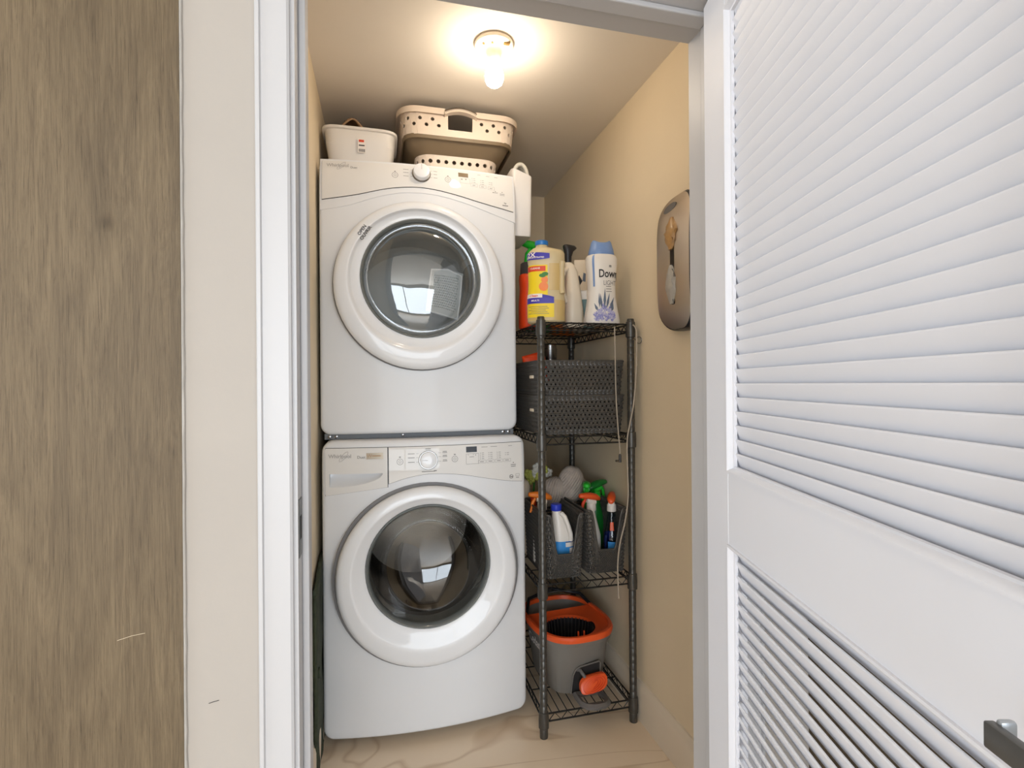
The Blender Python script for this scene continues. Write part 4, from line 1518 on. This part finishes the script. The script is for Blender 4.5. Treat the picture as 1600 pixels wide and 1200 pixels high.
# knitted grey mop head draped over the back of the bins
mop = thing('yarn_mop', 'grey twisted-yarn mop head bundled above the notched bins', 'mop', (.730, 1.985, S3 + .222))
def lobe(cx, cy, cz, rx, ry, rz, lean, n_, turn):
    core = MB()
    base = Matrix.Translation((cx, cy, cz)) @ Matrix.Rotation(lean, 4, 'Y')
    tmp = MB().ell((0, 0, 0), rx * .93, ry * .93, rz * .95, 20, 12)
    core.add([base @ Vector(v) for v in tmp.v], tmp.f)
    c_ = core.build('yarn_core', YARN, mop, 60)
    for k in range(n_):
        m = MB()
        pts = []
        for t in lin(.10, .90, 15):
            th = PI * t
            ph = 2 * PI * k / n_ + turn * t
            pts.append(base @ Vector((rx * math.sin(th) * math.cos(ph), ry * math.sin(th) * math.sin(ph), -rz * math.cos(th))))
        m.tube(pts, [.003] + [.0056] * 13 + [.003], 6)
        m.build('yarn_strand', YARN, c_, 60)
lobe(.742, 1.985, .792, .050, .043, .075, .18, 26, 2.6)
lobe(.662, 1.985, .768, .046, .040, .062, .75, 24, -2.4)
lobe(.790, 2.000, .770, .036, .036, .048, -.55, 22, 2.2)
adopt(mop)
# pale artificial blossoms at the back, next to the washer
fl = thing('artificial_flowers', 'bunch of white and yellow-green blossoms at the back of the third shelf', 'flowers', (.63, 2.14, S3))
MB().tube([(.63, 2.14, S3), (.625, 2.14, S3 + .12), (.63, 2.12, S3 + .27)], .004, 6).build('stem', LEAF, fl, 60)
MB().tube([(.63, 2.14, S3 + .1), (.65, 2.14, S3 + .2), (.68, 2.12, S3 + .29)], .004, 6).build('stem', LEAF, fl, 60)
for k, (x, z, m_) in enumerate(((.625, .30, FLOWW), (.650, .285, FLOWY), (.668, .315, FLOWY), (.690, .30, FLOWW), (.640, .325, FLOWW), (.662, .262, FLOWW), (.612, .275, FLOWY), (.60, .30, FLOWY))):
    pm = MB()
    for q in range(5):
        a = 2 * PI * q / 5 + k
        pm.ell((x + .012 * math.cos(a), 2.115 - .004 * (k % 3), S3 + z + .012 * math.sin(a)), .010, .006, .010, 8, 5)
    pm.ell((x, 2.110, S3 + z), .007, .007, .007, 8, 5)
    pm.build('blossom', m_, fl, 60)
adopt(fl)
cap_o = tag(MB().lathe([(.028, 0), (.030, .004), (.029, .24), (.027, .262), (.020, .280), (.008, .288)], (.566, 2.06, S3 + .0), (0, 0, 1), 24).build('round_canister', CREAM_B, None, 50), 'rounded cream canister top showing beside the washer panel', 'canister')

# ------------------------------------------------------------------ spin mop bucket
bk = thing('mop_bucket', 'grey spin mop bucket with orange rim and wringer on the bottom shelf', 'mop bucket', (.69, 1.90, .083))
kx, ky, kz = .688, 1.905, .0835
ROT = D(6)
ksec = [(kx, ky, kz, .098, .128, 4), (kx, ky, kz + .006, .104, .134, 4), (kx, ky, kz + .13, .122, .156, 3.6), (kx, ky, kz + .186, .130, .166, 3.2), (kx, ky, kz + .189, .143, .180, 3), (kx, ky, kz + .211, .150, .188, 2.8)]
body = MB()
rg = loft(ksec, N=64, rot=ROT)
inner = loft([(kx, ky, kz + .211, .146, .184, 2.8), (kx, ky, kz + .18, .126, .162, 3.2), (kx, ky, kz + .02, .100, .128, 4)], N=64, rot=ROT)
body.rings(rg + inner, True, True)
bko = body.build('bucket_body', GREYB, bk, 40)
PK = surf(ksec, ROT, 4)
# orange rim following the lip
rim_o = loft([(kx, ky, kz + .205, .1505, .1885, 2.8), (kx, ky, kz + .217, .1525, .1905, 2.8), (kx, ky, kz + .225, .148, .186, 2.8), (kx, ky, kz + .225, .138, .176, 2.8), (kx, ky, kz + .210, .136, .174, 2.8)], N=64, rot=ROT)
MB().rings(rim_o, False, False).build('rim', ORANGE, bk, 40, 'orange bucket rim')
# wringer deck over the front half with a round opening
wcx, wcy, wr = kx - .006, ky - .052, .100
deck_out, deck_in = [], []
n_ = 64
for k in range(n_):
    a = 2 * PI * k / n_
    p = Vector((wcx + wr * math.cos(a), wcy + wr * .92 * math.sin(a), kz + .205))
    deck_in.append(p)
    # outer boundary: bucket outline in front, straight chord at the back
    d = Vector((math.cos(a), math.sin(a), 0))
    t = .02
    while t < .3:
        q = Vector((wcx, wcy, 0)) + d * t
        lx, ly = q.x - kx, q.y - ky
        cs, sn = math.cos(-ROT), math.sin(-ROT)
        ux, uy = lx * cs - ly * sn, lx * sn + ly * cs
        if (abs(ux) / .139) ** 2.8 + (abs(uy) / .177) ** 2.8 > 1 or uy > .065:
            break
        t += .001
    deck_out.append(Vector((wcx + d.x * t, wcy + d.y * t, kz + .217)))
MB().rings([deck_out, [a_.lerp(b_, .55) - Vector((0, 0, .004)) for a_, b_ in zip(deck_out, deck_in)], deck_in, [p - Vector((0, 0, .012)) for p in deck_in]], False, False).build('wringer_deck', ORANGE, bk, 50)
wr_ = MB().lathe([(wr, 0), (wr * .97, -.03), (wr * .88, -.085), (wr * .70, -.10), (.01, -.102)], (wcx, wcy, kz + .204), (0, 0, 1), 48, False, True).build('wringer_basket', BLACKP, bk, 40, 'black slotted wringer basket')
for k in range(40):
    a = 2 * PI * k / 40
    e = Vector((math.cos(a), .94 * math.sin(a), 0))
    o0 = Vector((wcx, wcy, kz + .204))
    MB().tube([o0 + e * wr * .955 + Vector((0, 0, -.006)), o0 + e * wr * .925 + Vector((0, 0, -.03)), o0 + e * wr * .84 + Vector((0, 0, -.083))], .0022, 4).build('rib', CHAR, wr_)
for s_ in (-1, 1):
    MB().box(wcx + .012 + s_ * .011 - .002, wcx + .012 + s_ * .011 + .002, wcy - wr * .93 - .006, wcy - wr * .93 + .002, kz + .199, kz + .227, .001, 1).build('clip', ORANGE, bk)
# handle (black) folded to the back
MB().tube([PK(D(12), kz + .205, .004), (kx + .11, ky + .13, kz + .245), (kx, ky + .185, kz + .255), (kx - .11, ky + .13, kz + .245), PK(D(168), kz + .205, .004)], .007, 8).build('handle', BLACKP, bk, 60)
# pedal niche in the front right of the body: dark slab paints the shade of the recess, with frame
fx = kx + .016
Yk = lambda z: ky - .131 - .026 * (z - kz) / .13
nic = MB()
poly = [(fx - .048, kz + .002), (fx - .044, kz + .075), (fx - .034, kz + .098), (fx - .018, kz + .106), (fx + .052, kz + .118), (fx + .058, kz + .112), (fx + .062, kz + .002)]
rs_ = [[Vector((x, Yk(z) - .0062, z)) for x, z in poly], [Vector((x, Yk(z) + .002, z)) for x, z in poly]]
nic.rings(rs_)
nic.build('niche_shade', DARKGAP, bk)
fr_ = [Vector((x, Yk(z) - .006, z)) for x, z in poly]
MB().tube(fr_, .0028, 6).build('niche_edge', GREYB, bk, 60)
MB().tube([(fx - .030, Yk(kz + .09) + .0, kz + .092), (fx - .022, Yk(kz + .08) - .020, kz + .098), (fx - .012, Yk(kz + .08) - .034, kz + .082), (fx - .006, Yk(kz + .05) - .040, kz + .058)], .0062, 8).build('pedal_arm', GREYP, bk, 60)
pd = MB()
pdy = Yk(kz + .05) - .052
pring = []
for (dy, s_) in ((-.010, .94), (-.008, 1), (.008, 1), (.012, .9)):
    pring.append([Vector((fx + .016 + .050 * s_ * math.copysign(abs(math.cos(a)) ** .6, math.cos(a)), pdy + dy + .5 * (.020 * s_ * math.sin(a)), kz + .062 + .024 * s_ * math.copysign(abs(math.sin(a)) ** .7, math.sin(a)) + .012 * math.cos(a))) for a in lin(0, 2 * PI, 33)[:-1]])
pdo = pd.rings(pring).build('pedal', ORANGE, bk, 45, 'orange foot pedal')
gr_ = MB()
for k in range(4):
    r = .9 - .2 * k
    gr_.tube([Vector((fx + .016 + .050 * r * .92 * math.cos(a), pdy - .0108 + .5 * .020 * r * math.sin(a), kz + .062 + .024 * r * math.sin(a) + .011 * math.cos(a))) for a in lin(0, 2 * PI, 25)[:-1]], .0012, 4, closed=True)
gr_.build('pedal_tread', LABELRED, pdo)
bp_ = MB()
poly = [(fx - .045, pdy + .045), (fx - .042, pdy - .022), (fx - .026, pdy - .046), (fx + .004, pdy - .056), (fx + .040, pdy - .054), (fx + .064, pdy - .038), (fx + .070, pdy - .010), (fx + .060, pdy + .045)]
inn = [(fx - .028, pdy + .030), (fx - .026, pdy - .014), (fx - .014, pdy - .030), (fx + .004, pdy - .037), (fx + .036, pdy - .036), (fx + .048, pdy - .026), (fx + .052, pdy - .006), (fx + .044, pdy + .030)]
R_ = lambda pl, z: [Vector((p[0], p[1], z)) for p in pl]
bp_.rings([R_(poly, kz), R_(poly, kz + .010), R_([(a_[0] * .6 + b_[0] * .4, a_[1] * .6 + b_[1] * .4) for a_, b_ in zip(poly, inn)], kz + .017), R_(inn, kz + .012), R_(inn, kz)], False, False)
bp_.build('pedal_base', GREYP, bk, 40)
MB().box(fx - .018, fx + .042, pdy - .030, pdy - .020, kz + .002, kz + .008, .002, 1).build('pedal_bar', GREYP, bk)
la = MB()
text(la, 'O-Cedar', .050, lambda u, v: PK(D(-198) + u / .150, kz + .140 + v, .0012), bold=.0012)
la.build('lettering', LABELW, bk)
adopt(bk)

# ------------------------------------------------------------------ things on the dryer
DT_Z = 1.977
wbn = thing('storage_bin', 'white plastic storage bin with barcode label on the left of the dryer top', 'storage bin', (-.062, 2.05, DT_Z))
cx_, cy_ = -.064, 2.065
so = loft([(cx_, cy_, DT_Z + .001, .104, .094, 6), (cx_, cy_, DT_Z + .006, .108, .098, 6), (cx_, cy_, DT_Z + .088, .119, .108, 6), (cx_, cy_, DT_Z + .090, .1205, .1095, 6), (cx_, cy_, DT_Z + .138, .1245, .1135, 6), (cx_, cy_, DT_Z + .139, .133, .122, 6), (cx_, cy_, DT_Z + .147, .134, .123, 6), (cx_, cy_, DT_Z + .149, .131, .120, 6), (cx_, cy_, DT_Z + .146, .1225, .1115, 6), (cx_, cy_, DT_Z + .010, .104, .094, 6)], N=64)
MB().rings(so).build('bin_body', BINW, wbn, 35)
la = MB()
lx = -.058
la.add([(lx - .014, 1.953, DT_Z + .060), (lx + .014, 1.953, DT_Z + .060), (lx + .014, 1.9465, DT_Z + .108), (lx - .014, 1.9465, DT_Z + .108)], [(0, 1, 2, 3)])
lb = la.build('paper_label', LABELW, wbn)
la = MB()
for k in range(7):
    x = lx - .010 + k * .0032
    la.add([(x, 1.9518, DT_Z + .063), (x + .0016, 1.9518, DT_Z + .063), (x + .0016, 1.9508, DT_Z + .073), (x, 1.9508, DT_Z + .073)], [(0, 1, 2, 3)])
la.add([(lx - .010, 1.9492, DT_Z + .083), (lx + .010, 1.9492, DT_Z + .083), (lx + .010, 1.9486, DT_Z + .087), (lx - .010, 1.9486, DT_Z + .087)], [(0, 1, 2, 3)])
la.build('label_print', PRINT_D, lb)
la = MB()
la.add([(lx - .010, 1.9472, DT_Z + .096), (lx + .008, 1.9472, DT_Z + .096), (lx + .008, 1.9464, DT_Z + .104), (lx - .010, 1.9464, DT_Z + .104)], [(0, 1, 2, 3)])
la.build('label_logo', LABELRED, lb)
adopt(wbn)
cl = MB()
rs_ = []
for i, y in enumerate(lin(1.99, 2.15, 9)):
    t = i / 8
    rs_.append([Vector((x, y, DT_Z + .120 + .100 * math.exp(-((x + .095) / .062) ** 2) * (.75 + .25 * math.sin(3 * t)) + .006 * math.sin(60 * x + 9 * t))) for x in lin(-.165, .03, 26)])
top_ = rs_
clm = cl.rings(top_, False, False, closed=False).build('folded_cloth', KRAFT, None, 60)
solid(clm, .006, -1)
tag(clm, 'brown striped cloth heaped inside the white storage bin', 'cloth')
for k in range(6):
    x0 = -.135 + k * .014
    pts = [Vector((x0 + .006 * t, y, DT_Z + .1225 + .100 * math.exp(-((x0 + .006 * t + .095) / .062) ** 2) * (.75 + .25 * math.sin(3 * t)) + .006 * math.sin(60 * (x0 + .006 * t) + 9 * t))) for t, y in zip(lin(0, 1, 9), lin(1.99, 2.15, 9))]
    MB().tube(pts, .0012, 5).build('stripe', GREYP, clm)

# collapsible laundry basket
lbk = thing('laundry_basket', 'white collapsible laundry basket with taupe folding band on the dryer top', 'laundry basket', (.30, 2.24, DT_Z))
bcx, bcy = .298, 2.235
def rr_ring(hx, hy, z, r, N=96):
    return [Vector((bcx + p[0], bcy + p[1], z)) for p in (rrect(k / N, hx, hy, r) for k in range(N))]
# base band with one row of holes
zb0, zb1 = DT_Z + .001, DT_Z + .100
def PBASE(u, v):
    p = rrect(u, .148 + .012 * v, .222 + .012 * v, .06)
    return Vector((bcx + p[0], bcy + p[1], zb0 + (zb1 - zb0) * v))
m = MB()
NU = 48
perf(m, lambda u, v: PBASE(u, v * .62), NU, 3, lambda u, v: 0, stagger=False)
perf(m, lambda u, v: PBASE(u, .62 + v * .30), NU, 1, lambda u, v: .52, stagger=False)
perf(m, lambda u, v: PBASE(u, .92 + v * .08), NU, 1, lambda u, v: 0, stagger=False)
bb = m.build('base_band', BASKW, lbk)
solid(bb, .003)
MB().rings([rr_ring(.146, .220, DT_Z + .001, .06), rr_ring(.146, .220, DT_Z + .005, .06)]).build('base', BASKW, lbk)
# folding rubber
fold = [rr_ring(.160, .234, DT_Z + .100, .06), rr_ring(.166, .240, DT_Z + .106, .06), rr_ring(.185, .262, DT_Z + .121, .06), rr_ring(.200, .279, DT_Z + .146, .06), rr_ring(.2045, .284, DT_Z + .150, .06), rr_ring(.207, .287, DT_Z + .135, .06), rr_ring(.210, .290, DT_Z + .136, .06), rr_ring(.211, .291, DT_Z + .150, .06)]
MB().rings(fold, False, False).build('folding_band', TAUPE, lbk, 50, 'taupe rubber folding band')
# top band with staggered holes and hand hole
zt0, zt1 = DT_Z + .148, DT_Z + .236
HH = .062
def PTOP(u, v):
    p = rrect(u, .210 + .008 * v, .290 + .008 * v, .065)
    return Vector((bcx + p[0], bcy + p[1], zt0 + (zt1 - zt0) * v))
per_len = 2 * (.42 + .58)
uh = .053 / per_len * 1.08
def hole_top(u, v):
    u = (u + .5) % 1 - .5
    if abs(u) < uh and v > .30:
        return None
    if abs(abs(u) - uh) < .012 or (v < .22) or v > .86:
        return 0
    return .42
m = MB()
NU2 = 84
perf(m, lambda u, v: PTOP(u, v * .28), NU2, 1, lambda u, v: 0, stagger=False)
for row in range(3):
    v0 = .28 + row * .24
    def hh(u, v, row=row):
        uu = (u + .5) % 1 - .5
        if abs(uu) < uh:
            return None
        i = int(math.floor((u % 1) * NU2))
        if abs(abs(uu) - uh) < .012 or row == 2:
            return 0
        ok = (i % 2 == row % 2)
        return .62 if ok else 0
    perf(m, lambda u, v, v0=v0: PTOP(u, v0 + v * .24), NU2, 1, hh, stagger=False)
tbn = m.build('top_band', BASKW, lbk)
solid(tbn, .004)
# rolled rim flange, open above the hand hole
def rimring(u):
    b0 = Vector(PTOP(u, 1.0))
    p = rrect(u, .218, .298, .065)
    n2 = Vector((p[0] / .218 ** 2, p[1] / .298 ** 2, 0)).normalized()
    p2 = rrect(u, .232, .312, .075)
    outp = Vector((bcx + p2[0], bcy + p2[1], 0))
    z = zt1
    return [Vector((b0.x, b0.y, z - .004)), Vector((b0.x, b0.y, z + .004)), Vector((outp.x, outp.y, z + .004)), Vector((outp.x, outp.y, z - .018)), Vector((outp.x * .98 + b0.x * .02, outp.y * .98 + b0.y * .02, z - .018)), Vector((outp.x * .85 + b0.x * .15, outp.y * .85 + b0.y * .15, z - .001))]
us = lin(uh, 1 - uh, 120)
MB().rings([rimring(u) for u in us]).build('rim', BASKW, lbk, 40)
# arched grip with ribs
gp = []
for k in lin(-1, 1, 17):
    gp.append(Vector((bcx + k * .060, bcy - .308, zt1 - .010 + .016 * (1 - k * k))))
g_ = MB().rings([[p + Vector((0, dy, dz)) for dy, dz in ((-.010, -.006), (-.006, .008), (.012, .010), (.014, -.006))] for p in gp]).build('grip', TAUPE, lbk, 50)
MB().rings([[p + Vector((0, dy, dz)) for dy, dz in ((-.0115, -.010), (-.012, -.001), (.010, -.005), (.010, -.012))] for p in gp]).build('grip_underside', BASKW, lbk, 50)
for k in lin(-.92, .92, 24):
    p = Vector((bcx + k * .060, bcy - .308 - .0122, zt1 - .0155 + .016 * (1 - k * k)))
    MB().box(p.x - .0007, p.x + .0007, p.y - .0004, p.y + .002, p.z - .001, p.z + .0125).build('grip_rib', GREYP, g_)
adopt(lbk)

# white caddy hung on the right side of the dryer, with a coiled hose in it
cad = thing('hanging_caddy', 'white plastic caddy hung on the right flank of the dryer', 'caddy', (.54, 2.0, 1.77))
cs_ = MB()
X0, X1 = .4925, .574
pr_o = [(1.925, 1.772), (1.925, 2.000), (2.14, 2.000), (2.14, 1.772)]
rs_ = loft([((X0 + X1) / 2 - .002, 2.03, 1.768, (X1 - X0) / 2 - .003, .098, 8), ((X0 + X1) / 2 - .001, 2.03, 1.772, (X1 - X0) / 2 - .001, .100, 8), ((X0 + X1) / 2 + .001, 2.03, 1.996, (X1 - X0) / 2 + .001, .106, 8), ((X0 + X1) / 2 + .001, 2.03, 1.996, (X1 - X0) / 2 - .002, .103, 8), ((X0 + X1) / 2 - .001, 2.03, 1.776, (X1 - X0) / 2 - .004, .097, 8)], N=48)
for q in (2, 3):
    for p in rs_[q]:
        p.z += (X1 - p.x) / (X1 - X0) * .030
MB().rings(rs_).build('caddy_body', BINW, cad, 35)
adopt(cad)
ho = MB()
for k in range(4):
    c0 = Vector((.541 + .004 * k, 1.975 + .022 * k, 2.012))
    ho.tube([c0 + Vector((.027 * math.cos(a), .004 * a, .052 * math.sin(a))) for a in lin(-.3, PI + .3, 18)], .008, 8)
tag(ho.build('coiled_hose', FLOWW, None, 60), 'coil of pale grey tubing poking out of the hanging caddy', 'hose')

# ------------------------------------------------------------------ bag dispenser on the right wall
dsp_ = thing('bag_dispenser', 'brushed steel plastic bag dispenser mounted on the right closet wall', 'bag dispenser', (XR, 1.39, 1.36))
y0, y1, z0, z1 = 1.298, 1.484, 1.357, 1.768
yc, zc_ = (y0 + y1) / 2, (z0 + z1) / 2
hy_, hz_ = (y1 - y0) / 2, (z1 - z0) / 2
def bulge(z):
    t = abs((z - zc_) / hz_)
    return .024 + .030 * max(0, 1 - t ** 3.2) ** .5
def dring(ins, out, r=.075, N=80):
    res = []
    for k in range(N):
        p = rrect(k / N, hy_ - ins, hz_ - ins, r - ins * .5)
        z = zc_ + p[1]
        res.append(Vector((XR - out(z), yc + p[0], z)))
    return res
MB().rings([dring(0, lambda z: 0), dring(0, lambda z: bulge(z) - .004), dring(.004, lambda z: bulge(z) - .002)]).build('back_shell', BLACKP, dsp_, 40)
# steel front with a keyhole slot
N = 96
slot_o = []
sl_h = .127
def slot_pt(a):
    s = math.sin(a)
    w = .0115 + .007 * max(0, (abs(s) - .72) / .28)
    z = zc_ - .002 + sl_h * math.copysign(abs(s) ** .55, s)
    return (yc - .002 + w * math.copysign(abs(math.cos(a)) ** .5, math.cos(a)), z)
outer = [rrect(k / N, hy_ - .005, hz_ - .005, .072) for k in range(N)]
rows = [[], [], [], [], [], []]
for p in outer:
    a = math.atan2(p[1] / hz_, p[0] / hy_)
    sy, sz = slot_pt(a)
    ty, tz = yc + p[0], zc_ + p[1]
    for i, t in enumerate((-1, 0, .2, .5, .8, 1)):
        if t < 0:
            rows[0].append(Vector((XR - bulge(sz) + .012, sy, sz)))
        else:
            y_, z_ = sy + (ty - sy) * t, sz + (tz - sz) * t
            rows[i].append(Vector((XR - bulge(z_) - (.0005 if t < 1 else -.001), y_, z_)))
MB().rings(rows, False, False).build('steel_front', STAINLESS, dsp_, 50)
MB().box(XR - .020, XR - .019, yc - .03, yc + .03, zc_ - .17, zc_ + .17).build('dark_inside', DARKGAP, dsp_)
tg = MB()
tg.rings([[Vector((XR - bulge(z1 - .045) + .004 - d, yc + .020 + .034 * math.cos(a) * s_, z1 - .040 + .011 * math.sin(a) * s_ - .004 * math.cos(a))) for a in lin(0, 2 * PI, 21)[:-1]] for d, s_ in ((-.004, 1), (.006, 1), (.0065, .8))])
tg.build('top_catch', GREYP, dsp_, 50)
adopt(dsp_)
def bag(name, label, m_, cz0, cz1, amp, seed):
    random.seed(seed)
    rs = []
    for i, z in enumerate(lin(cz0, cz1, 10)):
        t = i / 9
        w = amp * math.sin(PI * min(max(t, .06), .96)) ** .6
        rs.append([Vector((XR - bulge(z) - .001 - .5 * w * max(-.9, math.cos(a)) * (1 + .3 * random.uniform(-1, 1)), yc + .004 + w * math.sin(a) * (1 + .35 * random.uniform(-1, 1)), z)) for a in lin(0, 2 * PI, 17)[:-1]])
    return tag(MB().rings(rs).build(name, m_, None, 50), label, 'plastic bag')
bag('plastic_bag', 'crumpled tan plastic bag sticking out of the upper dispenser slot', BAGB, 1.598, 1.694, .027, 3)
bag('plastic_bag', 'crumpled grey plastic bag hanging from the lower dispenser slot', BAGG, 1.436, 1.552, .022, 5)

# ------------------------------------------------------------------ cords on the rack
cd = thing('power_cord', 'thin beige cord with barrel plug hanging in front of the woven baskets', 'cord', (.800, 1.684, .93))
MB().tube([(.797, 1.682, 1.398), (.797, 1.680, 1.33), (.798, 1.680, 1.22), (.801, 1.680, 1.12), (.808, 1.680, 1.02), (.814, 1.682, .968), (.815, 1.684, .948)], .0022, 8).build('cable', CORD, cd, 60)
MB().lathe([(.0030, 0), (.0048, -.006), (.0052, -.026), (.0048, -.030)], (.815, 1.684, .952), (0, 0, 1), 14).build('plug', CHAR, cd, 50)
MB().cyl((.815, 1.684, .927), (.798, 1.682, .928), .0036, n=10).build('plug_barrel', CHROME, cd, 50)
adopt(cd)
MBc = MB()
pts = [(.862, 1.674, 1.405), (.874, 1.672, 1.39), (.876, 1.672, 1.33), (.872, 1.672, 1.22), (.862, 1.673, 1.12), (.846, 1.674, 1.045), (.838, 1.675, .99), (.840, 1.676, .88), (.842, 1.678, .80), (.832, 1.680, .72), (.812, 1.682, .64), (.803, 1.683, .57), (.804, 1.684, .50), (.806, 1.685, .445)]
sm = []
for i in range(len(pts) - 1):
    p0, p1, p2, p3 = [Vector(pts[min(max(k, 0), len(pts) - 1)]) for k in (i - 1, i, i + 1, i + 2)]
    for t in (0, .25, .5, .75):
        sm.append(.5 * ((2 * p1) + (p2 - p0) * t + (2 * p0 - 5 * p1 + 4 * p2 - p3) * t * t + (-p0 + 3 * p1 - 3 * p2 + p3) * t ** 3))
sm.append(Vector(pts[-1]))
tag(MBc.tube(sm, .0027, 8).build('long_cord', CORD, None, 60), 'long beige cord trailing down beside the right front rack post', 'cord')
rg_ = MB()
rg_.tube([Vector((.890 + .010 * math.cos(a), 1.680, 1.352 + .012 * math.sin(a))) for a in lin(0, 2 * PI, 25)[:-1]], .0013, 6, closed=True)
rg_.tube([(.878, 1.680, 1.352), (.868, 1.674, 1.356), (.860, 1.672, 1.350)], .0015, 6)
tag(rg_.build('key_ring', CHROME, None, 60), 'small wire ring tied to the right front rack post', 'ring')

# ------------------------------------------------------------------ dark green folded bag left of the washer
gb = thing('folded_green_bag', 'dark green folded fabric bag wedged between washer and left closet wall', 'bag', (-.198, 1.75, 0))
outl = [(1.60, .0), (1.585, .30), (1.60, .545), (1.66, .59), (1.80, .625), (1.95, .63), (1.95, 0)]
m = MB()
rows = []
nyy, nzz = 14, 40
for i in range(nzz + 1):
    z = .004 + .62 * i / nzz
    row = []
    for j_ in range(nyy + 1):
        y = 1.66 + .26 * j_ / nyy
        zt = .56 + .066 * min(1, (y - 1.60) / .2)
        zz = z / .624 * zt
        x = -.1905 + .0035 * math.sin(24 * zz + 9 * y) * math.sin(7 * zz) + .0015 * math.sin(60 * y)
        row.append(Vector((min(x, -.1885), y, zz)))
    rows.append(row)
front = rows
m.rings(front, False, False, closed=False)
fb = m.build('fabric', GREENF, gb, 60)
solid(fb, .010, 1)
MB().tube([(-.193, 1.655, z) for z in lin(.0045, .57, 12)], .0045, 8).build('piping', GREENF, gb, 60)
MB().box(-.197, -.190, 1.665, 1.70, 0, .035, .002, 1).build('foot_tab', GREENF, gb)
MB().box(-.192, -.1865, 1.70, 1.72, .30, .325, .001, 1).build('strap_loop', GREENF, gb)
adopt(gb)
